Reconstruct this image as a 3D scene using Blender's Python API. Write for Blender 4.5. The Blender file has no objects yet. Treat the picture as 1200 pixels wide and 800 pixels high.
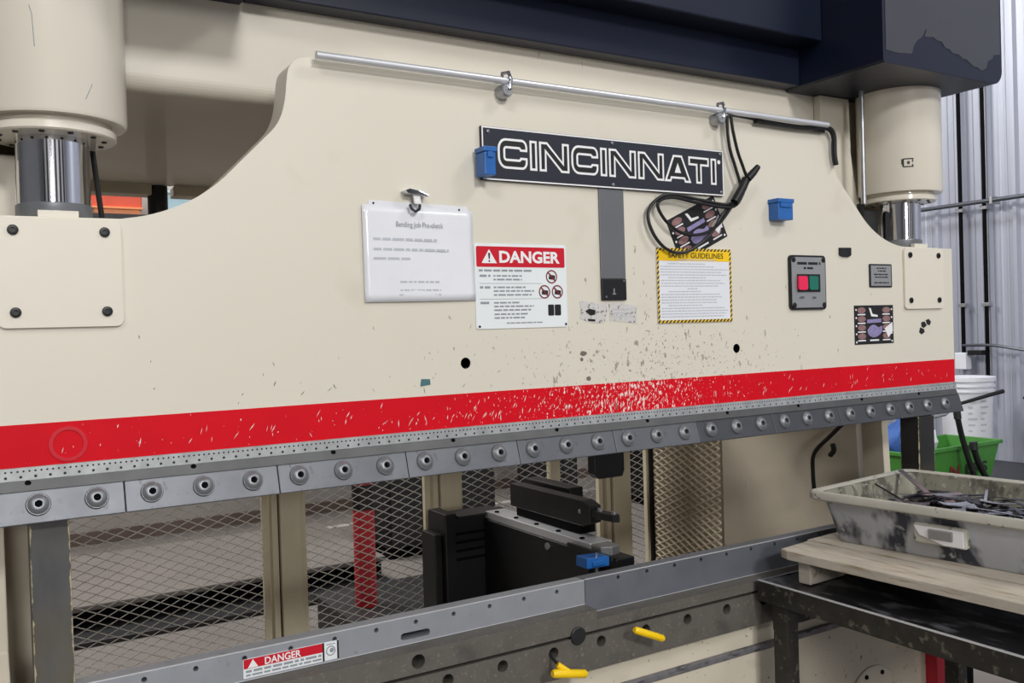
import bpy, bmesh, math, random
from mathutils import Vector, Matrix
from mathutils.geometry import tessellate_polygon
random.seed(7)
S = bpy.context.scene
COL = S.collection
PI = math.pi

# ------------------------------------------------------------------ camera
# world: X along the machine, Y into it, Z up, metres; floor at z = 0
cam_d = bpy.data.cameras.new('camera'); cam = bpy.data.objects.new('camera', cam_d); COL.objects.link(cam)
cam_d.sensor_fit = 'HORIZONTAL'; cam_d.sensor_width = 36; cam_d.lens = 36 * 1059 / 1200
cam_d.clip_start = 0.05; cam_d.clip_end = 100
yaw, pitch, roll = math.radians(31.30), math.radians(-0.71), math.radians(1.726)
fw = Vector((math.sin(yaw)*math.cos(pitch), math.cos(yaw)*math.cos(pitch), math.sin(pitch)))
r0 = Vector((math.cos(yaw), -math.sin(yaw), 0)); d0 = fw.cross(r0)
rt = r0*math.cos(roll) + d0*math.sin(roll); dn = -r0*math.sin(roll) + d0*math.cos(roll)
m = Matrix(((rt.x, -dn.x, -fw.x, 0), (rt.y, -dn.y, -fw.y, 0), (rt.z, -dn.z, -fw.z, 1.6), (0, 0, 0, 1)))
cam.matrix_world = m
S.camera = cam

# ------------------------------------------------------------------ world, lamps, exposure
w = bpy.data.worlds.new('world'); S.world = w; w.use_nodes = True
w.node_tree.nodes['Background'].inputs[0].default_value = (0.93, 0.96, 1.0, 1)
w.node_tree.nodes['Background'].inputs[1].default_value = 0.3
def lamp(name, loc, target, sx, sy, power, col=(1, .97, .92)):
    l = bpy.data.lights.new(name, 'AREA'); l.shape = 'RECTANGLE'; l.size = sx; l.size_y = sy; l.energy = power; l.color = col
    o = bpy.data.objects.new(name, l); COL.objects.link(o); o.location = loc
    o.rotation_euler = (Vector(target) - Vector(loc)).to_track_quat('-Z', 'Y').to_euler()
    return o
lamp('overhead_light', (0.9, -7.0, 5.6), (1.3, 1.9, 1.6), 1.2, 0.9, 330, (1, .985, .96))
lamp('overhead_light', (-3.2, -3.0, 6.2), (0.6, 1.9, 1.2), 1.6, 1.0, 115, (1, .985, .96))
lamp('overhead_light', (4.6, -1.5, 6.2), (3.6, 1.9, 0.8), 1.4, 1.0, 95, (1, .985, .96))
lamp('overhead_light', (0.0, 7.0, 6.0), (1.6, 3.2, 0.6), 2.4, 1.0, 360)
lamp('overhead_light', (4.4, 4.6, 6.2), (6.4, 4.4, 0.8), 1.6, 1.0, 130, (.94, .97, 1))
lamp('overhead_light', (-0.5, -5.5, 6.3), (-0.5, -9.9, 2.2), 3.0, 0.8, 210)  # unseen light added to brighten the front wall mirrored in the chrome
lamp('throat_fill', (-1.5, -9.6, 3.3), (1.4, 2.6, 0.9), 1.5, 1.0, 215, (1, .985, .96))  # unseen low fill light added to reach the rear posts through the throat
vs = S.view_settings
vs.view_transform = 'Standard'; vs.look = 'None'; vs.gamma = 1; vs.use_curve_mapping = False; vs.exposure = 0.06

# ------------------------------------------------------------------ materials
def srgb(r, g, b):
    f = lambda c: (c/255/12.92 if c/255 <= .04045 else ((c/255+.055)/1.055)**2.4)
    return (f(r), f(g), f(b), 1)
MATS = {}
class NT:
    """small helper around a node tree"""
    def __init__(s, name):
        s.m = bpy.data.materials.new(name); s.m.use_nodes = True; s.t = s.m.node_tree
        s.b = s.t.nodes['Principled BSDF']; s.co = s.t.nodes.new('ShaderNodeTexCoord').outputs['Object']
    def link(s, a, b): s.t.links.new(a, b)
    def math(s, op, a, b=0.0, c=None):
        n = s.t.nodes.new('ShaderNodeMath'); n.operation = op
        for i, v in enumerate((a, b, c)):
            if v is None: continue
            if isinstance(v, (int, float)): n.inputs[i].default_value = v
            else: s.link(v, n.inputs[i])
        return n.outputs[0]
    def noise(s, scale, stretch=(1, 1, 1), detail=4, rough=.55, off=(0, 0, 0)):
        mp = s.t.nodes.new('ShaderNodeMapping'); mp.inputs['Scale'].default_value = stretch; mp.inputs['Location'].default_value = off
        s.link(s.co, mp.inputs[0])
        n = s.t.nodes.new('ShaderNodeTexNoise'); n.inputs['Scale'].default_value = scale; n.inputs['Detail'].default_value = detail
        n.inputs['Roughness'].default_value = rough; s.link(mp.outputs[0], n.inputs['Vector'])
        return n.outputs['Fac']
    def step(s, v, lo, hi):
        n = s.t.nodes.new('ShaderNodeMapRange'); n.clamp = True
        n.inputs[1].default_value = lo; n.inputs[2].default_value = hi; s.link(v, n.inputs[0]); return n.outputs[0]
    def mix(s, fac, a, b):
        n = s.t.nodes.new('ShaderNodeMix'); n.data_type = 'RGBA'
        if isinstance(fac, (int, float)): n.inputs['Factor'].default_value = fac
        else: s.link(fac, n.inputs['Factor'])
        for k, v in ((6, a), (7, b)):
            if isinstance(v, tuple): n.inputs[k].default_value = v
            else: s.link(v, n.inputs[k])
        return n.outputs[2]
    def xyz(s):
        n = s.t.nodes.new('ShaderNodeSeparateXYZ'); s.link(s.co, n.inputs[0]); return n.outputs
def mat(name, col, rough=.5, metal=0.0, var=.06, vscale=6, chips=(), bump=0, bscale=60, coat=0, rvar=0, bstretch=(1, 1, 1), spec=.5):
    """col: sRGB; chips: (scale, lo, hi, sRGB, stretch, x_mask) where x_mask = (centre, half width, floor)"""
    n = NT(name); c = srgb(*col)
    nz = n.noise(vscale, detail=5)
    lo = tuple(v*(1-var) for v in c[:3]) + (1,); hi = tuple(min(1, v*(1+var)) for v in c[:3]) + (1,)
    out = n.mix(n.step(nz, .3, .7), lo, hi)
    for k, (sc, a, b, cc, st, xm) in enumerate(chips):
        f = n.step(n.noise(sc, st, 3, .6, (k*3.1, k*1.7, k*2.3)), a, b)
        if xm:
            x = n.xyz()[0]
            g = n.math('SUBTRACT', 1.0, n.math('MULTIPLY', n.math('ABSOLUTE', n.math('SUBTRACT', x, xm[0])), 1/xm[1]))
            if len(xm) > 3: g = n.math('SUBTRACT', g, n.math('MULTIPLY', n.math('MAXIMUM', n.math('SUBTRACT', n.xyz()[2], xm[3]), 0.0), xm[4]))
            g = n.math('MAXIMUM', g, xm[2])
            # lower the threshold where the mask is strong
            f = n.step(n.math('ADD', n.noise(sc, st, 3, .6, (k*3.1, k*1.7, k*2.3)), n.math('MULTIPLY', g, .17)), a, b)
        out = n.mix(f, out, srgb(*cc))
    n.link(out, n.b.inputs['Base Color'])
    n.b.inputs['Roughness'].default_value = rough; n.b.inputs['Metallic'].default_value = metal; n.b.inputs['Specular IOR Level'].default_value = spec
    if coat: n.b.inputs['Coat Weight'].default_value = coat; n.b.inputs['Coat Roughness'].default_value = .08
    if rvar:
        n.link(n.math('ADD', n.math('MULTIPLY', n.noise(vscale*2.3, off=(5, 1, 2)), rvar), rough - rvar/2), n.b.inputs['Roughness'])
    if bump:
        bp = n.t.nodes.new('ShaderNodeBump'); bp.inputs['Strength'].default_value = bump; bp.inputs['Distance'].default_value = .004
        n.link(n.noise(bscale, bstretch), bp.inputs['Height']); n.link(bp.outputs[0], n.b.inputs['Normal'])
    MATS[name] = n.m
    return n.m
DIRT = (92, 88, 80)
mat('ram_paint', (218, 213, 199), .42, var=.02, vscale=2, coat=.15, chips=[
    (60, .79, .83, (158, 151, 138), (1, 1, .45), (.1, 1.5, -.3, .22, 1.5)),
    (150, .775, .81, (118, 112, 102), (1, 1, .7), (.15, 1.0, -.3, .18, 2.4)),
    (4, .62, .85, (206, 197, 181), (1, 1, 1), None)])
mat('beige_paint', (224, 218, 204), .4, var=.03, vscale=3, coat=.2, chips=[(30, .76, .79, (150, 140, 124), (1, 1, .4), None)])
mat('beige_oily', (204, 196, 178), .5, var=.05, vscale=5, chips=[(70, .66, .72, (110, 103, 90), (1, 1, 1), None), (9, .62, .8, (168, 158, 140), (1, 1, 1), None)])
mat('tan_paint', (208, 199, 182), .5, var=.05, vscale=5, chips=[(26, .72, .78, (140, 130, 115), (1, 1, .5), None)])
mat('cylinder_paint', (229, 223, 209), .22, var=.015, vscale=2, coat=.5)
mat('red_paint', (208, 4, 28), .6, spec=.2, var=.05, vscale=9, chips=[
    (110, .745, .76, (232, 222, 216), (.9, 1, .5), (.05, .62, .1)),
    (170, .745, .76, (236, 190, 188), (1.2, 1, .45), (.05, .8, .2)),
    (60, .83, .84, (130, 100, 88), (1, 1, .6), (.0, .5, -.5))])
mat('navy_paint', (16, 24, 44), .4, spec=.35, var=.1, vscale=3, coat=.06)
mat('cover_grey', (56, 59, 66), .4, var=.06, vscale=6, coat=.1)
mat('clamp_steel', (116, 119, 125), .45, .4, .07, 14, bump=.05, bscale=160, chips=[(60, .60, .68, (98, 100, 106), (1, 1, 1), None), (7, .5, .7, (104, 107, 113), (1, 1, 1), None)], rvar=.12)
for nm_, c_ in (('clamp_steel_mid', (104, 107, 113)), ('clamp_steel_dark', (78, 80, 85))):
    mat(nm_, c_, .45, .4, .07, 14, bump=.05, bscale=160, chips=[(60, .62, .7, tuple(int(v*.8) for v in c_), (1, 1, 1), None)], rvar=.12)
mat('bolt_steel', (128, 131, 136), .4, .5, .1, 30)
mat('clamp_bevel', (92, 93, 94), .5, .6, .12, 16)
mat('chrome', (214, 216, 222), .07, 1.0, .01, 4)
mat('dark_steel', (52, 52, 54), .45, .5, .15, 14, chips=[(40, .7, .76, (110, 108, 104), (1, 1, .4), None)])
mat('die_steel', (168, 172, 180), .4, .5, .05, 20, bump=.04, bscale=200, chips=[(24, .66, .8, (132, 134, 138), (1, 1, 1), None)], rvar=.15)
mat('die_steel_dim', (132, 136, 146), .4, .6, .08, 14, rvar=.15)  # darker copy of the die steel, with view-dependent reflection put into the colour
mat('bed_steel', (108, 104, 98), .6, .45, .1, 18, bump=.1, bscale=220, chips=[(120, .6, .7, (138, 132, 122), (1, 1, 1), None), (8, .6, .8, (82, 80, 78), (1, 1, 1), None)])
mat('block_steel', (74, 74, 74), .5, .45, .18, 8, chips=[(16, .66, .76, (104, 98, 78), (1, 1, .3), None)])
mat('worn_edge', (118, 116, 120), .5, .3, .25, 40, chips=[(60, .55, .65, (70, 70, 74), (.3, 1, 1), None)])
mat('polished_highlight', (226, 228, 234), .3, .4, .05, 20)
mat('black', (9, 9, 11), .7, 0, .2, 10, spec=.08)
mat('black_satin', (14, 15, 19), .45, .0, .15, 8)
mat('black_rubber', (20, 20, 22), .45, 0, .1, 10)
mat('white_print', (236, 236, 238), .5, 0, .01)
mat('black_print', (18, 18, 20), .5, 0, .05)
mat('grey_print', (146, 150, 158), .6, 0, .05)
mat('light_grey_print', (184, 188, 196), .6, 0, .05)
mat('paper', (226, 229, 236), .6, 0, .02, 12)
mat('plastic_sleeve', (232, 234, 240), .15, 0, .02, 10, coat=.6, bump=.25, bscale=22)
mat('sign_white', (230, 236, 238), .4, 0, .02, 10, coat=.2)
mat('sign_red', (200, 12, 38), .4, 0, .03, 10)
mat('sign_yellow', (246, 202, 14), .4, 0, .03, 10)
mat('dark_red_print', (122, 34, 44), .5, 0, .1, 40)
mat('mauve_print', (142, 108, 108), .5, 0, .2, 90)
mat('purple_print', (140, 132, 176), .5, 0, .2, 60)
mat('blue_plastic', (34, 98, 172), .38, 0, .06, 30)
mat('grey_strip', (112, 114, 119), .45, .3, .05, 10)
mat('panel_grey', (158, 160, 162), .4, .4, .03, 10)
mat('lamp_red', (232, 36, 84), .3, 0, .03); mat('lamp_green', (18, 110, 92), .3, 0, .03)
mat('yellow_grip', (250, 208, 12), .4, 0, .04, 20)
mat('galvanised', (176, 178, 182), .35, .8, .1, 30)
mat('rail_steel', (222, 224, 230), .35, .5, .03, 10)
mat('mesh_paint', (210, 208, 203), .5, .1, .08, 30)
mat('mesh_tan', (204, 190, 168), .5, .1, .08, 30)
mat('post_paint', (206, 196, 172), .5, 0, .06, 10, chips=[(24, .7, .76, (130, 116, 92), (1, 1, .3), None)])
mat('concrete', (112, 106, 102), .7, 0, .09, 1.5, chips=[(5, .6, .8, (102, 96, 92), (1, 1, 1), None)])
mat('wall_metal', (172, 176, 190), .4, .2, .02, 3)
mat('wall_back_paint', (170, 163, 158), .7, 0, .05, 2)
mat('wall_plain', (150, 152, 156), .7, 0, .04, 2)
mat('brown_trim', (104, 88, 80), .6, 0, .08, 5)
mat('conduit_grey', (92, 96, 104), .4, .5, .05, 5)
mat('bollard_red', (178, 24, 40), .4, 0, .08, 6)
mat('wood', (196, 188, 174), .75, 0, .16, 7, bump=.2, bscale=30, bstretch=(6, .6, 6), chips=[(9, .52, .66, (164, 148, 124), (6, .6, 6), None), (40, .72, .8, (120, 104, 84), (3, .5, 3), None)])
mat('table_steel', (50, 49, 45), .5, .3, .25, 26, chips=[(40, .58, .68, (104, 102, 92), (1, 1, 1), None)])
mat('table_top', (34, 35, 38), .35, .3, .2, 9, chips=[(12, .5, .66, (124, 126, 132), (1.4, .6, 1), None)])
mat('tub_plastic', (190, 194, 200), .55, 0, .1, 7, chips=[(11, .50, .62, (58, 61, 74), (1, 1, .6), None), (30, .60, .70, (190, 192, 192), (1, 1, 1), None)])
mat('tub_rim', (188, 186, 176), .6, 0, .1, 14, chips=[(40, .62, .7, (110, 106, 92), (1, 1, 1), None)])
mat('tub_inside', (138, 136, 122), .65, 0, .14, 12, chips=[(22, .5, .62, (84, 82, 72), (1, 1, .5), None), (50, .6, .68, (176, 174, 164), (1, 1, 1), None)])
mat('scrap_dark', (38, 40, 52), .35, .7, .2, 20); mat('scrap_bright', (178, 180, 190), .3, .85, .1, 20)
mat('bucket_white', (226, 228, 236), .4, 0, .02, 5); mat('bin_green', (66, 132, 52), .45, 0, .06, 5)
mat('orange', (236, 92, 62), .5, 0, .05, 10); mat('orange_pale', (240, 150, 96), .5, 0, .05, 10)
mat('pale_blue', (182, 214, 226), .5, 0, .05, 10); mat('hose_green', (34, 82, 72), .4, 0, .06, 10)
mat('blue_cloth', (52, 92, 164), .7, 0, .1, 10)
mat('red_post', (196, 24, 52), .35, 0, .05, 6)
def scale_mat():
    n = NT('scale_strip'); x, y, z = n.xyz()
    def dots(pitch, z0, rad, off):
        fx = n.math('MULTIPLY', n.math('SUBTRACT', n.math('FRACT', n.math('ADD', n.math('MULTIPLY', x, 1/pitch), off)), .5), pitch)
        fz = n.math('SUBTRACT', z, z0)
        dd = n.math('SQRT', n.math('ADD', n.math('MULTIPLY', fx, fx), n.math('MULTIPLY', fz, fz)))
        return n.math('LESS_THAN', dd, rad)
    d1 = dots(.0098, .0168, .0019, 20.5); d2 = dots(.0245, .0065, .0026, 20.5)
    c = n.mix(n.step(n.noise(30), .35, .7), srgb(176, 180, 182), srgb(202, 206, 208))
    n.link(n.mix(n.math('MAXIMUM', d1, d2), c, srgb(50, 52, 54)), n.b.inputs['Base Color'])
    n.b.inputs['Roughness'].default_value = .4; n.b.inputs['Metallic'].default_value = .5
    MATS['scale_strip'] = n.m
scale_mat()
def hazard_mat():
    n = NT('hazard'); x, y, z = n.xyz()
    s = n.math('GREATER_THAN', n.math('FRACT', n.math('MULTIPLY', n.math('SUBTRACT', x, z), 1/.0135)), .5)
    n.link(n.mix(s, srgb(236, 196, 60), srgb(34, 30, 26)), n.b.inputs['Base Color']); n.b.inputs['Roughness'].default_value = .45
    MATS['hazard'] = n.m
hazard_mat()

# ------------------------------------------------------------------ mesh helpers
WPOS = {}
def tag(o, label=None, cat=None, group=None, kind=None):
    if label: o['label'] = label
    if cat: o['category'] = cat
    if group: o['group'] = group
    if kind: o['kind'] = kind
    return o
def thing(name, label, cat, loc, group=None):
    o = bpy.data.objects.new(name, None); COL.objects.link(o); o.location = loc; o.empty_display_size = .05
    WPOS[o.name] = Vector(loc); return tag(o, label, cat, group)
def tess(outer, holes=()):
    polys = [[Vector((p[0], p[1], 0)) for p in outer]] + [[Vector((p[0], p[1], 0)) for p in h] for h in holes]
    flat = [p for pl in polys for p in pl]
    return flat, [tuple(t) for t in tessellate_polygon(polys)]
class MB:
    def __init__(s): s.v = []; s.f = []
    def add(s, v, f):
        n = len(s.v); s.v += [Vector(p) for p in v]; s.f += [tuple(i+n for i in q) for q in f]; return s
    def box(s, x0, x1, y0, y1, z0, z1):
        v = [(x, y, z) for z in (z0, z1) for x, y in ((x0, y0), (x1, y0), (x1, y1), (x0, y1))]
        return s.add(v, [(3, 2, 1, 0), (4, 5, 6, 7), (0, 1, 5, 4), (1, 2, 6, 5), (2, 3, 7, 6), (3, 0, 4, 7)])
    def prism(s, outer, a0, a1, axis='y', holes=()):
        mp = {'y': lambda p, a: (p[0], a, p[1]), 'x': lambda p, a: (a, p[0], p[1]), 'z': lambda p, a: (p[0], p[1], a)}[axis]
        flat, tri = tess(outer, holes); N = len(flat)
        v = [mp(p, a0) for p in flat] + [mp(p, a1) for p in flat]
        f = [t for t in tri] + [tuple(i+N for i in reversed(t)) for t in tri]
        k = 0
        for pl in [outer] + list(holes):
            n = len(pl)
            for i in range(n): j = (i+1) % n; f.append((k+i, k+j, k+j+N, k+i+N))
            k += n
        return s.add(v, f)
    def flat(s, outer, y, holes=()):
        flat, tri = tess(outer, holes); return s.add([(p.x, y, p.y) for p in flat], tri)
    def rect(s, x0, x1, z0, z1, y): return s.add([(x0, y, z0), (x1, y, z0), (x1, y, z1), (x0, y, z1)], [(0, 1, 2, 3)])
    def tube(s, pts, r, n=10, closed=False):
        pts = [Vector(p) for p in pts]; rings = []; prev = None; L = len(pts)
        base = len(s.v)
        for i, p in enumerate(pts):
            a = pts[max(i-1, 0)]; b = pts[min(i+1, L-1)]
            t = (b-a).normalized()
            u = Vector((0, 0, 1)).cross(t) if prev is None else prev - t*prev.dot(t)
            if u.length < 1e-4: u = Vector((1, 0, 0)).cross(t)
            u.normalize(); prev = u; w_ = t.cross(u)
            rr = r[i] if isinstance(r, (list, tuple)) else r
            s.v += [p + (u*math.cos(2*PI*k/n) + w_*math.sin(2*PI*k/n))*rr for k in range(n)]
        for i in range(L-1):
            for k in range(n):
                a = base+i*n+k; b = base+i*n+(k+1) % n; s.f.append((a, b, b+n, a+n))
        s.f.append(tuple(base+k for k in reversed(range(n)))); s.f.append(tuple(base+(L-1)*n+k for k in range(n)))
        return s
    def lathe(s, prof, c, axis='z', n=48):
        """prof: (radius, height) pairs along axis from point c"""
        ax = {'z': lambda r, h, a: (r*math.cos(a), r*math.sin(a), h), '-y': lambda r, h, a: (r*math.cos(a), -h, r*math.sin(a)), 'x': lambda r, h, a: (h, r*math.cos(a), r*math.sin(a))}[axis]
        v = []; f = []
        for r, h in prof:
            v += [Vector(ax(max(r, 1e-4), h, 2*PI*k/n)) + Vector(c) for k in range(n)]
        for i in range(len(prof)-1):
            for k in range(n): a = i*n+k; b = i*n+(k+1) % n; f.append((a, b, b+n, a+n))
        f.append(tuple(reversed(range(n)))); f.append(tuple((len(prof)-1)*n+k for k in range(n)))
        return s.add(v, f)
    def xf(s, M): s.v = [M @ p for p in s.v]; return s
    def build(s, name, m, parent=None, bevel=0, smooth=False, seg=2, mats=None):
        xs = [p.x for p in s.v]; ys = [p.y for p in s.v]; zs = [p.z for p in s.v]
        c = Vector(((min(xs)+max(xs))/2, (min(ys)+max(ys))/2, min(zs)))
        me = bpy.data.meshes.new(name); me.from_pydata([p-c for p in s.v], [], s.f); me.update()
        bm = bmesh.new(); bm.from_mesh(me); bmesh.ops.recalc_face_normals(bm, faces=bm.faces); bm.to_mesh(me); bm.free()
        me.materials.append(MATS[m])
        stuff = name in ('print', 'small_print', 'white_marks', 'ovals', 'edge_wear', 'faded_print', 'rivets', 'side_bars', 'pictogram', 'swirl')
        o = bpy.data.objects.new(name, me); COL.objects.link(o)
        WPOS[o.name] = c
        if stuff: o['kind'] = 'stuff'
        if parent: o.parent = parent; o.location = c - WPOS[parent.name]
        else: o.location = c
        if smooth:
            me.shade_smooth()
            me.set_sharp_from_angle(angle=math.radians(38))
        if bevel:
            b = o.modifiers.new('bevel', 'BEVEL'); b.width = bevel; b.segments = seg; b.limit_method = 'ANGLE'; b.angle_limit = math.radians(40)
        return o
def copy_part(src, parent, wpos):
    c = src.copy(); COL.objects.link(c); WPOS[c.name] = Vector(wpos)
    c.parent = parent; c.location = Vector(wpos) - (WPOS[parent.name] if parent else Vector((0, 0, 0)))
    return c
def circ(cx, cz, r, n=20, rz=None): return [(cx + r*math.cos(2*PI*k/n), cz + (rz or r)*math.sin(2*PI*k/n)) for k in range(n)]
def rrect(x0, x1, z0, z1, r, n=5):
    out = []
    for cx, cz, a0 in ((x1-r, z1-r, 0), (x0+r, z1-r, 90), (x0+r, z0+r, 180), (x1-r, z0+r, 270)):
        out += [(cx + r*math.cos(math.radians(a0+90*k/n)), cz + r*math.sin(math.radians(a0+90*k/n))) for k in range(n+1)]
    return out
def smooth_path(pts, n=8):
    pts = [Vector(p) for p in pts]; out = []
    P = [2*pts[0]-pts[1]] + pts + [2*pts[-1]-pts[-2]]
    for i in range(1, len(P)-2):
        a, b, c, d = P[i-1:i+3]
        for k in range(n):
            t = k/n; out.append(.5*((2*b) + (c-a)*t + (2*a-5*b+4*c-d)*t*t + (3*b-a-3*c+d)*t**3))
    out.append(pts[-1]); return out
def sp2(pts, n=4): return [(p.x, p.y) for p in smooth_path([(a, b, 0) for a, b in pts], n)]
def text_mb(body, x0, x1, z0, z1, y, bold=.0, rot=0):
    """flat lettering fitted into a rectangle on an XZ plane"""
    cu = bpy.data.curves.new('t', 'FONT'); cu.body = body; cu.size = 1; cu.offset = bold; cu.resolution_u = 3
    ob = bpy.data.objects.new('t', cu); COL.objects.link(ob)
    dg = bpy.context.evaluated_depsgraph_get(); me = bpy.data.meshes.new_from_object(ob.evaluated_get(dg))
    bpy.data.objects.remove(ob); bpy.data.curves.remove(cu)
    vx = [v.co.x for v in me.vertices]; vy = [v.co.y for v in me.vertices]
    sx = (x1-x0)/(max(vx)-min(vx)); sz = (z1-z0)/(max(vy)-min(vy))
    mb = MB().add([(x0+(v.co.x-min(vx))*sx, y, z0+(v.co.y-min(vy))*sz) for v in me.vertices], [tuple(p.vertices) for p in me.polygons])
    bpy.data.meshes.remove(me); return mb
def words(mb, x0, x1, z, h, y, rng):
    x = x0
    while x < x1 - .003:
        l = min(rng.uniform(.006, .022)*h/.004, x1-x); mb.rect(x, x+l, z-h/2, z+h/2, y); x += l + h*.75
    return mb
def band(mb, x0, x1, z0, z1, y, t):   # rectangular border
    mb.rect(x0, x1, z0, z0+t, y); mb.rect(x0, x1, z1-t, z1, y); mb.rect(x0, x0+t, z0+t, z1-t, y); mb.rect(x1-t, x1, z0+t, z1-t, y)
    return mb

# ------------------------------------------------------------------ the setting
tag(MB().box(-9, 12, -10, 9.6, -.1, 0).build('floor', 'concrete'), 'grey concrete shop floor', kind='structure')
wr = tag(MB().box(7.24, 7.34, -10, 7.9, 0, 6.6).build('wall_right', 'wall_metal'), 'white ribbed sheet-metal side wall', kind='structure')
pitch_w = .225
prof = [(0, 0), (.018, 0), (.034, -.034), (.062, -.034), (.078, 0), (.112, 0), (.118, -.007), (.126, -.007), (.132, 0), (.166, 0), (.172, -.007), (.180, -.007), (.186, 0), (.225, 0)]
first = None
for k in range(46):
    y0 = 7.85 - (k+1)*pitch_w
    if first is None:
        mb = MB(); N = len(prof)
        mb.add([(7.236+dx, y0+dy, z) for z in (0.02, 6.58) for dy, dx in prof], [(i, i+1, N+i+1, N+i) for i in range(N-1)])
        first = mb.build('wall_panel', 'wall_metal', wr); pw = WPOS[first.name].copy()
    else: copy_part(first, wr, pw - Vector((0, k*pitch_w, 0)))
wb = tag(MB().box(-9, 7.24, 7.9, 8.0, 0, 6.6).build('wall_back', 'wall_back_paint'), 'grey back wall behind the machine', kind='structure')
tag(MB().box(-9, 7.2, 7.87, 7.9, 0, .10).build('baseboard_back', 'brown_trim'), 'brown band along the foot of the back wall', kind='structure')
tag(MB().box(-9.1, -9, -10, 8, 0, 6.6).build('wall_left', 'wall_plain'), 'plain grey shop wall', kind='structure')
tag(MB().box(-9, 7.3, -10.1, -10, 0, 6.6).build('wall_front', 'wall_plain'), 'plain grey shop wall', kind='structure')
tag(MB().box(-9.1, 7.34, -10.1, 8.0, 6.6, 6.7).build('ceiling', 'wall_plain'), 'grey shop ceiling', kind='structure')
for k, x in enumerate((-7.6, -4.9, -2.2, .5, 3.2, 5.6)):  # unseen dark and white panels added to streak the chrome reflections
    dr = tag(MB().box(x, x+.8, -9.995, -9.93, 0, 4.6).build('dark_panel_%d' % (k+1), 'black'), 'unseen tall dark panel added for chrome reflections', kind='structure')
    tag(MB().box(x+1.15, x+2.25, -9.995, -9.85, 0, 6.5).build('white_panel_%d' % (k+2), 'white_print'), 'unseen white panel added for chrome reflections', kind='structure')
tag(MB().box(-9, 7.1, 7.20, 7.29, .0005, .003).build('white_panel_1', 'wall_back_paint'), 'pale line on the concrete floor', kind='structure')
for yy, z0 in ((4.50, 1.3), (4.295, 0.9)):
    t = thing('wall_pipe', 'black vertical pipe on the ribbed wall, ' + ('the one further from the white bucket' if yy > 4.4 else 'right above the white bucket'), 'pipe', (7.16, yy, z0), 'black wall pipes')
    MB().tube([(7.16, yy, z0), (7.16, yy, 6.4)], .016).build('pipe', 'black', t, smooth=True)
    for zz in (2.49, 1.7):
        MB().box(7.14, 7.203, yy-.03, yy+.03, zz-.02, zz+.01).build('pipe_clip', 'galvanised', t, bevel=.003)
t = thing('conduit', 'grey horizontal conduit running along the ribbed wall', 'conduit', (7.11, 3.8, 2.5))
MB().tube([(7.11, 6.5, 2.53), (7.11, 1.2, 2.53)], .018).build('pipe', 'conduit_grey', t, smooth=True)
for yy in (5.4, 4.2, 3.0): MB().box(7.09, 7.203, yy-.012, yy+.012, 2.5, 2.56).build('strap', 'galvanised', t, bevel=.002)

# ------------------------------------------------------------------ the press brake
CX = 1.48                      # middle of the machine
def mx(x): return 2*CX - x
PB = thing('press_brake', 'long beige hydraulic press brake with red stripe and navy top covers', 'press brake', (CX, 2.5, 0))
lc = [(.27, 1.84), (.316, 1.848), (.365, 1.864), (.412, 1.887), (.459, 1.921), (.504, 1.966), (.55, 2.013), (.582, 2.047), (.597, 2.075), (.606, 2.11), (.612, 2.16), (.62, 2.183), (.64, 2.2), (.673, 2.207)]
lc = sp2(lc, 3)
outline = [(-.005, 1.345), (-.005, 1.838)] + lc + [(mx(x), z) for x, z in reversed(lc)] + [(2.965, 1.838), (2.965, 1.345)]
ram = MB().prism(outline, 1.90, 1.982, holes=[circ(1.024, 1.525, .0135), circ(1.916, 1.528, .0135)]).build('ram', 'ram_paint', PB)
for hx, hz_ in ((1.024, 1.525), (1.916, 1.528)): MB().prism(circ(hx, hz_, .0134), 1.9008, 1.981, holes=[circ(hx, hz_, .0115)]).build('hole_shade_sleeve', 'black', PB)  # black sleeve paints the shade into the depth of each hole
for hx, hz_ in ((1.024, 1.525), (1.916, 1.528)): MB().prism(circ(hx, hz_, .02), 1.9825, 1.99).build('hole_backing', 'black', PB)
st = MB().box(-.004, 2.964, 1.8988, 1.9004, 1.374, 1.453).build('red_stripe', 'red_paint', PB)
ring = MB().lathe([(.033, 0), (.033, .003), (.0265, .003), (.0265, 0)], (.165, 1.8995, 1.411), '-y', 40).build('stamped_ring', 'sign_red', st, smooth=True)
mb = MB(); rg = random.Random(91)
def scratch(mb, x, z, l, a, q, y):
    dx, dz = math.cos(a)*l, math.sin(a)*l
    mb.flat([(x-dx, z-dz), (x+q, z-q*.3), (x+dx, z+dz), (x-q, z+q*.3)], y)
for k in range(190):
    x = rg.uniform(.05, 2.93) if k < 90 else min(2.9, max(.1, rg.gauss(1.25, .33)))
    l = rg.uniform(.002, .010); z = rg.uniform(1.378+l, 1.449-l)
    if rg.random() < .5: z = min(z, 1.40)
    scratch(mb, x, z, l, rg.gauss(1.25, .35), rg.uniform(.0005, .0013), 1.8984)
mat('bare_metal', (226, 208, 204), .5)
mb.build('paint_scratches', 'bare_metal', st)['kind'] = 'stuff'
MB().box(-.005, 2.966, 1.8955, 1.9004, 1.350, 1.3735).build('scale_strip', 'scale_strip', PB)
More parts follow.
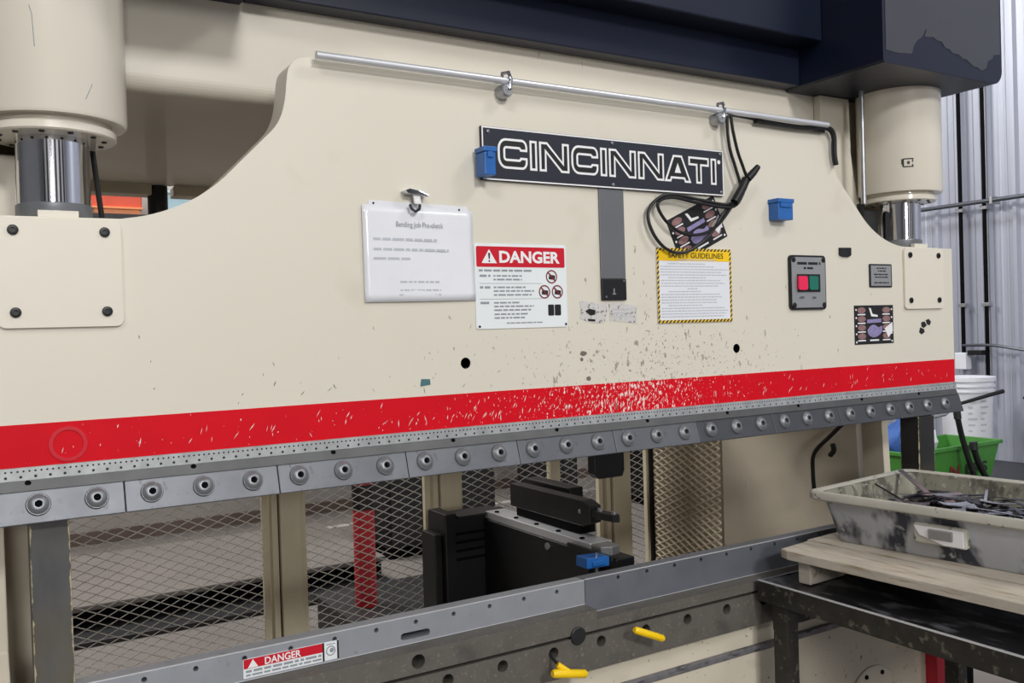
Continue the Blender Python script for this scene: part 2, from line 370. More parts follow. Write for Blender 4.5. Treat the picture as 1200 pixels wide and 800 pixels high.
# bevelled upper clamp jaw, leaning out at the bottom
MB().prism([(1.9, 1.350), (1.888, 1.3495), (1.880, 1.332), (1.9, 1.332)], -.004, 2.952, 'x').build('clamp_bevel', 'clamp_bevel', PB)
for k in range(12):
    x = .145 + k*.294 - .05
    if .05 < x < 2.9: MB().lathe([(.0055, 0), (.0055, .002), (.004, .003)], (x, 1.8875, 1.3455), '-y', 12).build('set_screw', 'black', PB)
edges = [-.02, .258, .5575, .853, 1.15, 1.444, 1.738, 2.032, 2.326, 2.62, 2.962]
bolt = None
bxs = [.110 + .0984*i for i in range(29)]
for i in range(10):
    a, b = edges[i]+.0008, edges[i+1]-.0008
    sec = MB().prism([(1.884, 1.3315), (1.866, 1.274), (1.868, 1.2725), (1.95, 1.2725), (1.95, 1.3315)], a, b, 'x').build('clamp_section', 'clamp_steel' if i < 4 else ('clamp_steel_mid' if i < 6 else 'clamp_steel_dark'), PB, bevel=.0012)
    for x in bxs:
        if not (a < x < b): continue
        zc = 1.306; yc = 1.8755
        if bolt is None:
            bm_ = MB().lathe([(.0212, -.002), (.0212, .002), (.0195, .005), (.0188, .005), (.013, .0105), (.0095, .0118), (.0068, .0118), (.0066, .001), (.0001, .001)], (0, 0, 0), '-y', 28)
            bm_.xf(Matrix.Rotation(math.radians(-17), 4, 'X')); bm_.xf(Matrix.Translation((x, yc, zc)))
            bolt = bm_.build('clamp_bolt', 'bolt_steel', sec, smooth=True); bolt.data.materials.append(MATS['black'])
            for pq in bolt.data.polygons:
                if pq.index >= 28*7 and pq.index != 28*9: pq.material_index = 1
            off = WPOS[bolt.name] - Vector((x, yc, zc))
        else: copy_part(bolt, sec, Vector((x, yc, zc)) + off)
# plates over the rod seats
for cx in (.163, mx(.163)):
    mp = MB().prism(rrect(cx-.107, cx+.107, 1.631, 1.836, .014), 1.892, 1.9005).build('mounting_plate', 'beige_paint', PB, bevel=.0025)
    for sx in (-1, 1):
        for zz in (1.660, 1.812):
            MB().lathe([(.0095, 0), (.0095, .0035), (.006, .0045), (.0045, .0045), (.0045, .001)], (cx+sx*.0775, 1.892, zz), '-y', 18).build('screw', 'black_satin', mp, smooth=True)
    MB().box(cx-.12, cx+.12, 1.983, 2.075, 1.55, 1.842).build('rod_seat', 'beige_paint', PB, bevel=.004)
    cy = MB().lathe([(.108, 2.028), (.134, 2.026), (.1375, 2.032), (.1375, 2.9), (.1, 2.9)], (cx, 1.98, 0), 'z', 72).build('cylinder', 'cylinder_paint', PB, smooth=True)
    MB().lathe([(.07, 1.998), (.113, 1.998), (.1165, 2.001), (.1165, 2.014), (.113, 2.018), (.108, 2.020), (.108, 2.03)], (cx, 1.98, 0), 'z', 64).build('flange', 'cylinder_paint', cy, smooth=True)
    for k in range(12):
        a = 2*PI*(k+.5)/12
        MB().lathe([(.0001, 1.9955), (.0045, 1.9955), (.0055, 1.9975), (.0055, 1.9995)], (cx+.094*math.cos(a), 1.98+.094*math.sin(a), 0), 'z', 10).build('flange_screw', 'black_satin', cy)
    rod = MB().lathe([(.066, 1.868), (.066, 2.02)], (cx, 1.98, 0), 'z', 64).build('piston_rod', 'chrome', PB, smooth=True)
    MB().lathe([(.064, 1.842), (.068, 1.848), (.0685, 1.868), (.066, 1.870)], (cx, 1.98, 0), 'z', 48).build('rod_collar', 'bolt_steel', rod, smooth=True)
    MB().box(cx-.035, cx+.035, 1.902, 1.918, 1.839, 1.852).build('stop_tab', 'beige_paint', rod, bevel=.001)
    if cx < 1:
        for pa in ([(-.30, 2.215), (-.27, 2.20), (-.26, 2.17), (-.25, 2.14)], [(.36, 2.055), (.46, 2.085)]):
            MB().tube([(cx+.1376*math.sin(a), 1.98-.1376*math.cos(a), z) for a, z in pa], .0008, 5).build('scratch', 'grey_print', cy)
# maker's mark on the right cylinder: two hooked arcs round a dot
em = MB()
def on_cyl(a, z, r=.1382): return (mx(.163)+r*math.sin(a), 1.98-r*math.cos(a), z)
def cyl_patch(a0, a1, z0, z1, n=3):
    v = []; 
    for k in range(n+1):
        a = a0+(a1-a0)*k/n; v += [on_cyl(a, z0), on_cyl(a, z1)]
    em.add(v, [(2*k, 2*k+2, 2*k+3, 2*k+1) for k in range(n)])
for a0, a1, z0, z1 in ((-.86, -.62, 2.128, 2.132), (-.90, -.84, 2.112, 2.130), (-.66, -.63, 2.118, 2.130), (-.86, -.62, 2.102, 2.106), (-.88, -.84, 2.104, 2.112), (-.66, -.63, 2.104, 2.112), (-.77, -.71, 2.112, 2.122)): cyl_patch(a0, a1, z0, z1)
em.build('emblem', 'black_print', cy)
# crown tank with a rolled lower front edge
R = .035; arc = [(2.11+R-R*math.cos(a), 2.152+R-R*math.sin(a)) for a in [PI/2*k/8 for k in range(9)]]
MB().prism([(2.11, 3.0)] + arc + [(3.40, 2.152), (3.40, 3.0)], .02, 2.63, 'x').build('crown_tank', 'beige_paint', PB)
MB().box(.05, .585, 3.36, 3.44, 2.113, 2.149).box(.66, 2.6, 3.36, 3.44, 2.113, 2.149).build('rear_beam', 'tan_paint', PB, bevel=.004)
MB().tube([(.61, 3.40, 1.2), (.61, 3.40, 2.149)], .034, 14).build('rear_pipe', 'dark_steel', PB, smooth=True)
# navy covers
MB().box(.579, 2.381, 2.045, 2.108, 2.376, 2.6).build('top_cover', 'navy_paint', PB, bevel=.003)
MB().box(.58, 2.38, 1.95, 2.108, 2.495, 3.0).build('cover_shade_ledge', 'navy_paint', PB, bevel=.004)  # ledge added to give the shadow band on the upper cover
def rounded(x0, x1, z0, z1, r, right):
    n = 8; p = []
    if right: p = [(x0, z1), (x0, z0+.006), (x0+.006, z0)] + [(x1-r+r*math.sin(PI/2*k/n), z0+r-r*math.cos(PI/2*k/n)) for k in range(n+1)] + [(x1, z1)]
    else: p = [(x1, z1), (x1, z0+.006), (x1-.006, z0)] + [(x0+r-r*math.sin(PI/2*k/n), z0+r-r*math.cos(PI/2*k/n)) for k in range(n+1)] + [(x0, z1)]
    return p
ecl = MB().prism(rounded(-.045, .577, 2.370, 3.0, .05, False), 1.73, 2.109).build('end_cover', 'navy_paint', PB, bevel=.008, seg=3)
ecr = MB().prism(rounded(2.383, 3.005, 2.370, 3.0, .05, True), 1.73, 2.109).build('end_cover', 'navy_paint', PB, bevel=.008, seg=3)
rag = [(2.395, 2.408), (2.45, 2.405), (2.52, 2.412), (2.531, 2.440), (2.548, 2.457), (2.572, 2.470), (2.590, 2.496), (2.596, 2.497), (2.584, 2.474), (2.605, 2.474), (2.628, 2.478), (2.648, 2.470), (2.672, 2.470), (2.690, 2.452), (2.712, 2.452), (2.728, 2.440), (2.760, 2.442), (2.782, 2.430), (2.800, 2.432), (2.842, 2.412), (2.862, 2.414), (2.882, 2.404), (2.912, 2.416), (2.924, 2.442), (2.950, 2.452), (2.958, 2.466), (2.994, 2.470), (2.995, 2.99), (2.395, 2.99)]
tag(MB().prism(rag, 1.7288, 1.7299).build('ragged_patch', 'cover_grey', ecr), 'lighter grey area with a ragged lower edge')  # lighter grey sheet with a ragged lower outline
# side frames: two plates each, with the working throat cut out at the front
fr = [(1.875, 0), (1.875, .86), (2.10, .90), (2.16, .96), (2.17, 1.2), (2.165, 1.5), (2.13, 1.66), (2.06, 1.80), (2.045, 1.9), (2.045, 2.37), (2.11, 2.37), (2.115, 2.145), (3.4, 2.145), (3.4, 1.9), (2.9, 1.6), (2.86, 1.4), (2.86, .2), (2.9, 0)]
for x0, x1 in ((.022, .062), (.150, .180), (2.78, 2.81), (2.926, 2.962)):
    MB().prism(fr, x0, x1, 'x').build('side_frame', 'tan_paint', PB, bevel=.003)
for x0 in (2.664,):
    gp = [(x0, 2.37), (x0, 1.86), (x0+.16, 1.86), (x0+.13, 1.92), (x0+.09, 1.97), (x0+.055, 2.03), (x0+.035, 2.09), (x0+.03, 2.16), (x0+.03, 2.37)]
    if x0 > 1: gp = [(2.52, 2.369), (2.52, 1.86), (2.80, 1.86), (2.775, 1.92), (2.73, 1.98), (2.70, 2.04), (2.685, 2.10), (2.672, 2.18), (2.668, 2.369)]
    else: gp = [(mx(a), b) for a, b in [(2.52, 2.369), (2.52, 1.86), (2.80, 1.86), (2.775, 1.92), (2.73, 1.98), (2.70, 2.04), (2.685, 2.10), (2.672, 2.18), (2.668, 2.369)]]
    MB().prism(gp, 2.078, 2.108).build('gib_plate', 'beige_paint', PB, bevel=.003)
MB().tube([(2.612, 1.985, 2.37), (2.612, 1.985, 1.99)], .009, 12).build('oil_pipe', 'galvanised', PB, smooth=True)
MB().tube(smooth_path([(2.612, 2.00, 1.99), (2.64, 2.02, 1.93), (2.70, 2.04, 1.89)]), .012, 10).build('oil_hose', 'black_rubber', PB, smooth=True)
MB().box(2.60, 2.72, 2.01, 2.07, 1.86, 1.975).build('valve_block', 'dark_steel', PB, bevel=.004)
MB().tube(smooth_path([(.240, 2.06, 2.05), (.246, 2.06, 1.98), (.252, 2.06, 1.92), (.264, 2.06, 1.80)]), .0055, 8).build('oil_hose', 'black_rubber', PB, smooth=True)
MB().box(-.05, .112, 2.088, 2.125, 1.80, 1.985).build('frame_bracket', 'beige_paint', PB, bevel=.003)
for x0 in (.063, 2.811): MB().box(x0, x0+.086 if x0 < 1 else x0+.114, 2.40, 2.43, .0, 2.1).build('frame_web', 'tan_paint', PB)
MB().box(2.64, 2.925, 2.118, 2.135, 1.72, 2.14).build('frame_web', 'tan_paint', PB)
MB().box(2.645, 2.96, 2.118, 2.135, 2.14, 2.9).build('frame_web', 'tan_paint', PB)
# rod carried along the top of the ram
rodp = MB().tube([(.668, 1.872, 2.203), (2.30, 1.872, 2.203)], .0085, 16).build('ram_rail', 'rail_steel', PB, smooth=True)
for x in (1.143, 1.848):
    MB().lathe([(.017, 0), (.017, .030), (.013, .036)], (x, 1.9, 2.180), '-y', 20).build('rail_clamp', 'galvanised', rodp, smooth=True)
    MB().tube([(x-.012, 1.872, 2.203), (x-.012, 1.868, 2.218), (x+.004, 1.866, 2.222), (x+.008, 1.862, 2.205), (x+.004, 1.862, 2.182)], .0055, 10).build('rail_hook', 'chrome', rodp, smooth=True)
# sensor box behind the ram
MB().prism([(1.615, 1.3), (1.615, 1.16), (1.63, 1.142), (1.722, 1.142), (1.73, 1.16), (1.73, 1.3)], 2.20, 2.235).box(1.66, 1.70, 1.982, 2.2, 1.285, 1.32).build('sensor_box', 'black_satin', PB, bevel=.003)
# bed: steel rail with bolt holes and a beige front below
hl = [circ(.926 + .1458*k, .803, .0145, 14) for k in range(-4, 13)]
br = MB().prism([(-.01, .736), (2.97, .736), (2.97, .8265), (-.01, .8265)], 1.85, 1.99, holes=hl).build('bed_rail', 'bed_steel', PB)
MB().box(1.3535, 2.97, 1.85, 1.99, .8345, .8615).build('die_holder', 'bed_steel', PB)
MB().prism([(-.01, .8345), (1.353, .8345), (1.353, .886), (-.01, .886)], 1.85, 1.99, holes=[circ(.853, .862, .0165, 18)]).build('die_holder', 'bed_steel', PB)
MB().box(-.01, 2.97, 1.872, 1.99, .8266, .8344).box(-.01, 2.97, 1.9905, 1.996, .74, .86).build('rail_gap', 'black', PB)
MB().lathe([(.0225, 0), (.0225, .004), (.020, .006)], (1.291, 1.85, .832), '-y', 28).build('dowel_plug', 'dark_steel', br, smooth=True)
MB().box(0, 2.78, 1.872, 2.02, .672, .7355).build('bed_web', 'beige_oily', PB)
MB().box(0, 2.78, 1.858, 2.02, .655, .673).build('bed_edge', 'worn_edge', PB, bevel=.003)
MB().box(0, 2.78, 1.862, 2.02, .0, .655).build('bed_front', 'beige_oily', PB, bevel=.003)
rc = MB().lathe([(.118, 0), (.118, .006), (.112, .009), (.1, .009)], (2.43, 1.862, .385), '-y', 48).build('inspection_cover', 'tan_paint', PB, smooth=True)
for k in range(8):
    a = PI*(k+.5)/4; MB().lathe([(.007, 0), (.007, .004)], (2.43+.1*math.cos(a), 1.853, .385+.1*math.sin(a)), '-y', 12).build('cover_screw', 'black', rc)
MB().box(2.705, 2.79, 1.82, 1.8615, 0, .64).build('end_post', 'red_post', PB, bevel=.002)
MB().box(2.791, 2.93, 1.835, 1.874, 0, .64).build('end_post_shadow_gap', 'black', PB).name = 'post_gap_shade'  # black box put in for the shadow gap beside the red post

# ------------------------------------------------------------------ dies on the bed
hol = [(.278 + .0982*k)*1.0 for k in range(30)]
def die(x0, x1, yf, z0, z1, xs, zh, m, label, slot=False):
    hs = [circ(x, zh, .0055, 10) for x in xs if x0+.02 < x < x1-.02]
    if slot: hs.append(rrect(.834, .908, .898, .914, .0075, 4))
    t = thing('die_rail', label, 'die', ((x0+x1)/2, yf+.02, .886), 'lower die rails')
    MB().prism([(x0, z0), (x1, z0), (x1, z1), (x0, z1)], yf, 1.938, holes=hs).build('die_bar', m, t)
    MB().box(x0+.002, x1-.002, 1.9385, 1.942, z0+.004, z1-.006).build('die_backing', 'black', t)
    MB().box(x0, x1, yf-.0006, yf+.0035, z1-.0012, z1+.0006).build('worn_top_highlight', 'polished_highlight', t)  # bright strips paint the highlight along the worn upper and lower die edges
    MB().box(x0, x1, yf-.0006, yf+.001, z0, z0+.0014).build('worn_lower_highlight', 'polished_highlight', t)
    return t
die(-.01, 1.352, 1.90, .887, .950, [.2845+.0981*k for k in range(-2, 28)], .9345, 'die_steel', 'bright steel die rail with an oblong slot and a danger sticker', True)
die(1.354, 2.66, 1.90, .8625, .951, [.2845+.0981*k for k in range(-2, 28)], .939, 'die_steel_dim', 'steel die rail without slot, toned dark for its reflections, on the bed behind the scrap table')
# sticker on the die rail
t = thing('danger_sticker', 'small red and white danger sticker on the bright die rail', 'sticker', (.575, 1.8995, .893))
MB().box(.477, .685, 1.8985, 1.8998, .892, .932).build('backing', 'sign_white', t)
MB().rect(.478, .648, .912, .9315, 1.898).build('header', 'sign_red', t)
text_mb('DANGER', .522, .60, .9135, .929, 1.8975, .02).build('lettering', 'white_print', t)
MB().flat([(.486, .913), (.508, .913), (.497, .930)], 1.8975).build('warning_triangle', 'white_print', t)
rg = random.Random(3); mb = MB(); words(mb, .482, .645, .906, .005, 1.8979, rg); words(mb, .482, .645, .898, .004, 1.8979, rg); mb.build('small_print', 'grey_print', t)
MB().rect(.648, .652, .892, .932, 1.8979).rect(.681, .685, .892, .932, 1.8979).build('side_bars', 'black_print', t)
mb = MB(); mb.flat(circ(.6665, .912, .011, 18), 1.8979, [circ(.6665, .912, .0085, 18)]); mb.flat(circ(.669, .913, .005, 12), 1.8978); mb.rect(.657, .677, .9255, .9275, 1.8979); mb.build('pictogram', 'grey_print', t)

# safety blocks between bed and ram
def block_mat(nm, hw, hd, dark):
    n = NT(nm); x, y, z = n.xyz()
    base = n.mix(n.step(n.noise(9, (1, 1, .35)), .35, .7), srgb(*[int(v*dark) for v in (76, 76, 78)]), srgb(*[int(v*dark) for v in (100, 100, 98)]))
    base = n.mix(n.math('MULTIPLY', n.step(n.noise(5, (1, 1, .5), off=(2, 0, 1)), .45, .65), n.step(z, .17, .02)), base, srgb(104, 92, 62))
    e = n.math('MINIMUM', n.math('SUBTRACT', n.math('ABSOLUTE', x), hw), n.math('SUBTRACT', n.math('ABSOLUTE', y), hd))
    e = n.step(n.math('ADD', e, n.math('MULTIPLY', n.noise(70, (1, 1, .6)), .012)), .0035, .0052)
    n.link(n.mix(e, base, srgb(196, 186, 152)), n.b.inputs['Base Color'])
    n.b.inputs['Roughness'].default_value = .5; n.b.inputs['Metallic'].default_value = .3
    MATS[nm] = n.m
def block(x0, x1, y0, y1, z0, label, nm, dark=1.0):
    t = thing('safety_block', label, 'block', ((x0+x1)/2, (y0+y1)/2, z0), 'safety blocks under the ram')
    block_mat(nm, (x1-x0)/2, (y1-y0)/2, dark)
    MB().box(x0, x1, y0, y1, z0, 1.2715).build('bar', nm, t, bevel=.002)
    MB().box(x0+.006, x1-.006, y0+.006, y1-.006, 1.2716, 1.2722).build('top_pad', 'black', t)
block(.095, .163, 1.905, 1.965, .951, 'dark scuffed steel safety block with yellowish lower end, on the bright die rail', 'block_steel_worn')
block(2.70, 2.785, 1.862, 1.932, .952, 'near-black steel safety block under the ram end, by the white bucket', 'block_steel_dark', .55)

# ------------------------------------------------------------------ things on the ram face
YF = 1.8985
# nameplate
t = thing('nameplate', 'long dark nameplate with outlined white CINCINNATI lettering', 'nameplate', (1.476, 1.897, 1.963))
npx0, npx1, npz0, npz1 = 1.080, 1.873, 1.964, 2.094
MB().box(npx0, npx1, 1.890, 1.8999, npz0, npz1).build('plate', 'black_satin', t, bevel=.001)
band(MB(), npx0+.001, npx1-.001, npz0+.001, npz1-.001, 1.8892, .005).build('border', 'white_print', t)
mat('nameplate_navy', (38, 41, 52), .4, 0, .04, 10)
MB().box(npx0+.0045, npx1-.0045, 1.8890, 1.8899, npz0+.0045, npz1-.0045).build('face', 'nameplate_navy', t)
def inset(poly, d, sign=1):
    n = len(poly); out = []
    area = sum(poly[i][0]*poly[(i+1) % n][1]-poly[(i+1) % n][0]*poly[i][1] for i in range(n))
    sg = (1 if area > 0 else -1)*sign
    for i in range(n):
        p0 = Vector(poly[i-1]); p1 = Vector(poly[i]); p2 = Vector(poly[(i+1) % n])
        e1 = (p1-p0).normalized(); e2 = (p2-p1).normalized()
        n1 = Vector((-e1.y, e1.x))*sg; n2 = Vector((-e2.y, e2.x))*sg
        k = 1+n1.dot(n2); q = p1 + (n1+n2)*(d/max(k, .35)); out.append((q.x, q.y))
    return out
def letter_C(W, H, T):
    r = .36*H; ri = max(r-T, .004); n = 5
    def arc(cx, cz, rr, a0, a1): return [(cx+rr*math.cos(math.radians(a0+(a1-a0)*k/n)), cz+rr*math.sin(math.radians(a0+(a1-a0)*k/n))) for k in range(n+1)]
    out = [(W, H*.63), (W, H-r*.8)]
    out = [(W, H*.60)] + arc(W-r*.7, H-r*.7, r*.7, 0, 90) + arc(r, H-r, r, 90, 180) + arc(r, r, r, 180, 270) + arc(W-r*.7, r*.7, r*.7, 270, 360) + [(W, H*.40), (W-T, H*.40), (W-T, T+.003), (W-T-.004, T)] + list(reversed(arc(T+ri, T+ri, ri, 180, 270))) + list(reversed(arc(T+ri, H-T-ri, ri, 90, 180))) + [(W-T-.004, H-T), (W-T, H-T-.003), (W-T, H*.60)]
    return out, []
def letters(ch, H, T):
    if ch == 'C': W = .098; return W, *letter_C(W, H, T)
    if ch == 'I': return T, [(0, 0), (T, 0), (T, H), (0, H)], []
    if ch == 'N':
        W = .104; D = T*1.25
        return W, [(0, 0), (T, 0), (T, H*.62), (W-T*1.15, 0), (W, 0), (W, H), (W-T, H), (W-T, H*.38), (T*1.15, H), (0, H)], []
    if ch == 'A':
        W = .112; return W, [(0, 0), (T*1.1, 0), (T*1.1+.004, H*.12), (W-T*1.1-.004, H*.12), (W-T*1.1, 0), (W, 0), (W/2+T*.75, H), (W/2-T*.75, H)], [[(W/2-.0135, H*.34), (W/2+.0135, H*.34), (W/2, H*.72)]]
    if ch == 'T':
        W = .088; return W, [(W/2-T/2, 0), (W/2+T/2, 0), (W/2+T/2, H-T), (W, H-T), (W, H), (0, H), (0, H-T), (W/2-T/2, H-T)], []
H, T = .074, .0245
word = 'CINCINNATI'; tot = sum(letters(c, H, T)[0] for c in word); x0, x1 = 1.124, 1.842
gap = (x1-x0-tot*.87+.024)/9; x = x0
nxt = 0
for ch in word:
    W, po, ho = letters(ch, H, T); sc = .87
    pl = [(x+a*sc, 1.9945+b) for a, b in po]; hs = [[(x+a*sc, 1.9945+b) for a, b in h] for h in ho]
    lt = MB().flat(pl, 1.8886).build('letter', 'white_print', t)
    MB().flat(inset(pl, .0058), 1.8882, hs).build('letter_core', 'black_print', lt)
    nxt += 1; kern = {'NA': .006, 'AT': .016}.get(word[nxt-1:nxt+1], 0); x += W*sc + gap - kern
MB().flat(circ(1.8545, 2.060, .0058), 1.8886).build('registered_mark', 'white_print', t)
for sx, sz in ((1.098, 2.081), (1.474, 2.083), (1.860, 2.083), (1.860, 1.975), (1.474, 1.974), (1.096, 1.975)):
    MB().lathe([(.0045, 0), (.0045, .002), (.003, .003)], (sx, 1.889, sz), '-y', 12).build('screw', 'bolt_steel', t, smooth=True)
# blue magnetic holders
def holder(x0, x1, z0, z1, y0, y1, label):
    t = thing('magnetic_holder', label, 'holder', ((x0+x1)/2, y1, z0), 'blue magnetic holders')
    MB().box(x0, x1, y0, y1, z0, z1-.012).build('case', 'blue_plastic', t, bevel=.002)
    MB().box(x0-.003, x1+.003, y0-.003, y1, z1-.012, z1).build('lid', 'blue_plastic', t, bevel=.0015)
    MB().box(x0+.008, x1-.008, y0-.004, y0-.0001, z1-.026, z1-.0125).build('catch', 'blue_plastic', t, bevel=.001)
holder(1.062, 1.092, 1.968, 2.035, 1.845, 1.8889, 'blue box-shaped magnetic holder on the left end of the nameplate')
holder(2.062, 2.125, 1.903, 1.965, 1.862, 1.8999, 'blue box-shaped magnetic holder on bare beige paint above the switch panel')
# check sheet in a sleeve
t = thing('check_sheet', 'white printed check sheet in a wrinkled plastic sleeve', 'paper', (.91, 1.898, 1.671))
mb = MB(); nx, nz = 16, 12; v = []
rg = random.Random(5)
def sheet(u, w_):
    top = (.770+.283*u, 1.8915-.003*u); bot = (.772+.283*u, 1.672+.0025*u)
    xx = bot[0]+(top[0]-bot[0])*w_; zz = bot[1]+(top[1]-bot[1])*w_
    yy = 1.8965 - .0022*math.sin(3*u+2*w_) - .006*max(0, u-.75)*math.sin(9*w_) - .004*max(0, .25-w_)
    return (xx, yy, zz)
mb.add([sheet(i/nx, j/nz) for j in range(nz+1) for i in range(nx+1)], [(j*(nx+1)+i, j*(nx+1)+i+1, (j+1)*(nx+1)+i+1, (j+1)*(nx+1)+i) for j in range(nz) for i in range(nx)])
sh = mb.build('sleeve', 'plastic_sleeve', t, smooth=True); so = sh.modifiers.new('s', 'SOLIDIFY'); so.thickness = .0006
MB().prism([(.787, 1.888), (1.042, 1.885), (1.040, 1.898), (.789, 1.902)], 1.8985, 1.8997).build('top_strip', 'plastic_sleeve', t)
mb = MB(); rg = random.Random(11)
words(mb, .795, .955, 1.815, .0055, 1.8938, rg); words(mb, .795, .985, 1.792, .0055, 1.8938, rg); words(mb, .795, .887, 1.771, .0055, 1.8938, rg)
words(mb, .858, .962, 1.718, .0045, 1.8938, rg); words(mb, .858, .962, 1.699, .004, 1.8938, rg); words(mb, .855, .962, 1.688, .004, 1.8938, rg)
mb.build('print', 'light_grey_print', t)
text_mb('Bending Job Pre-check', .852, .972, 1.840, 1.856, 1.8938).build('title', 'grey_print', t)
for xx, zz in ((.800, 1.8955), (1.018, 1.8895)): MB().lathe([(.0025, 0), (.0025, .001)], (xx, 1.8984, zz), '-y', 8).build('punched_hole', 'black', t)
# clip that holds it
t = thing('magnetic_clip', 'chrome magnetic clip holding the check sheet', 'clip', (.897, 1.89, 1.876))
MB().prism([(.868, 1.925), (.874, 1.918), (.892, 1.916), (.905, 1.916), (.924, 1.912), (.926, 1.917), (.905, 1.925), (.88, 1.929)], 1.872, 1.8999).build('magnet_body', 'chrome', t, bevel=.002)
MB().prism([(.890, 1.917), (.908, 1.917), (.910, 1.895), (.894, 1.895)], 1.878, 1.886).build('jaw', 'white_print', t, bevel=.002)
MB().tube([(.884, 1.884, 1.894), (.886, 1.880, 1.884), (.895, 1.879, 1.878), (.905, 1.880, 1.884), (.909, 1.884, 1.894)], .0035, 8).build('spring_loop', 'dark_steel', t, smooth=True)
# danger sign
t = thing('danger_sign', 'large white DANGER sign with red header and safety pictograms', 'sign', (1.188, 1.898, 1.605))
MB().prism(rrect(1.055, 1.322, 1.605, 1.812, .006), 1.8975, 1.8997).build('panel', 'sign_white', t)
YP = 1.8970
MB().flat(rrect(1.060, 1.317, 1.755, 1.805, .004), YP).build('header', 'sign_red', t)
text_mb('DANGER', 1.124, 1.302, 1.765, 1.795, YP-.0005, .035).build('lettering', 'white_print', t)
tr = MB().flat([(1.074, 1.764), (1.117, 1.764), (1.0955, 1.798)], YP-.0005).build('warning_triangle', 'white_print', t)
MB().flat([(1.0925, 1.789), (1.0985, 1.789), (1.0970, 1.774), (1.0940, 1.774)], YP-.001).flat(circ(1.0955, 1.769, .0024, 8), YP-.001).build('exclamation_mark', 'black_print', tr)
mb = MB(); rg = random.Random(21)
words(mb, 1.066, 1.220, 1.7465, .005, YP, rg)
for z, k in ((1.7335, 1), (1.7245, 0), (1.7055, 1), (1.6965, 0), (1.6870, 0), (1.668, 1), (1.659, 0), (1.650, 0), (1.640, 0), (1.631, 0)):
    if k: words(mb, 1.068, 1.098, z, .0055, YP, rg)
    words(mb, 1.106, 1.106+rg.uniform(.07, .12), z, .004, YP, rg)
words(mb, 1.140, 1.25, 1.618, .003, YP, rg); mb.rect(1.066, 1.245, 1.7145, 1.7155, YP); mb.rect(1.066, 1.245, 1.6765, 1.6775, YP)
mb.build('print', 'grey_print', t)
for px, pz in ((1.276, 1.732), (1.2535, 1.694), (1.2925, 1.694)):
    p = MB().flat(circ(px, pz, .0172, 24), YP, [circ(px, pz, .0138, 24)]).build('prohibition_ring', 'dark_red_print', t)
    q = MB().flat(inset([(px-.009, pz-.006), (px+.010, pz-.008), (px+.011, pz+.003), (px-.002, pz+.005), (px-.006, pz+.010)], 0), YP-.0002); q.build('hand', 'black_print', p)
    MB().flat([(px-.0115, pz+.009), (px-.009, pz+.0115), (px+.0115, pz-.009), (px+.009, pz-.0115)], YP-.0004).build('slash', 'dark_red_print', p)
bk = MB(); bk.flat(rrect(1.263, 1.281, 1.634, 1.662, .003), YP); bk.flat(rrect(1.283, 1.302, 1.634, 1.662, .003), YP); bk.build('manual_pictogram', 'black_print', t)
MB().lathe([(.003, 0), (.003, .0015)], (1.064, 1.8972, 1.611), '-y', 10).lathe([(.003, 0), (.003, .0015)], (1.316, 1.8972, 1.612), '-y', 10).build('rivets', 'black_satin', t)
# grey indicator strip
t = thing('indicator_strip', 'vertical grey metal strip with a black lower end below the nameplate', 'strip', (1.472, 1.897, 1.671))
MB().box(1.431, 1.512, 1.8945, 1.8999, 1.728, 1.9635).build('strip', 'grey_strip', t, bevel=.001)
b_ = MB().box(1.431, 1.512, 1.8925, 1.8999, 1.671, 1.7275).build('end_block', 'black_satin', t, bevel=.0015)
MB().rect(1.468, 1.472, 1.688, 1.702, 1.8922).rect(1.464, 1.476, 1.686, 1.689, 1.8922).build('mark', 'panel_grey', b_)
MB().lathe([(.003, 0), (.003, .002)], (1.443, 1.8925, 1.680), '-y', 10).lathe([(.003, 0), (.003, .002)], (1.503, 1.8925, 1.722), '-y', 10).build('rivets', 'bolt_steel', b_)
# worn sticker
t = thing('worn_sticker', 'torn and worn whitish sticker under the grey strip', 'sticker', (1.455, 1.899, 1.61))
mat('worn_paper', (204, 202, 200), .6, 0, .06, 20, chips=[(90, .56, .62, (120, 116, 112), (1, 1, 1), None)])
rg = random.Random(8)
MB().prism([(1.362, 1.670), (1.39, 1.668), (1.42, 1.663), (1.450, 1.664), (1.452, 1.640), (1.440, 1.612), (1.41, 1.612), (1.38, 1.618), (1.362, 1.626), (1.366, 1.65)], 1.8990, 1.8998).build('torn_piece', 'worn_paper', t)
MB().prism([(1.456, 1.662), (1.50, 1.664), (1.552, 1.654), (1.548, 1.63), (1.550, 1.607), (1.50, 1.614), (1.458, 1.618)], 1.8990, 1.8998).build('torn_piece', 'worn_paper', t)
mb = MB(); mb.flat([(1.378, 1.644), (1.392, 1.650), (1.412, 1.646), (1.410, 1.634), (1.394, 1.632)], 1.8986); mb.flat([(1.386, 1.624), (1.41, 1.622), (1.41, 1.616), (1.388, 1.618)], 1.8986); mb.build('black_pictogram', 'black_print', t)
mb = MB(); words(mb, 1.465, 1.535, 1.646, .003, 1.8986, rg); words(mb, 1.465, 1.53, 1.637, .003, 1.8986, rg); words(mb, 1.465, 1.535, 1.627, .003, 1.8986, rg); mb.build('print', 'light_grey_print', t)
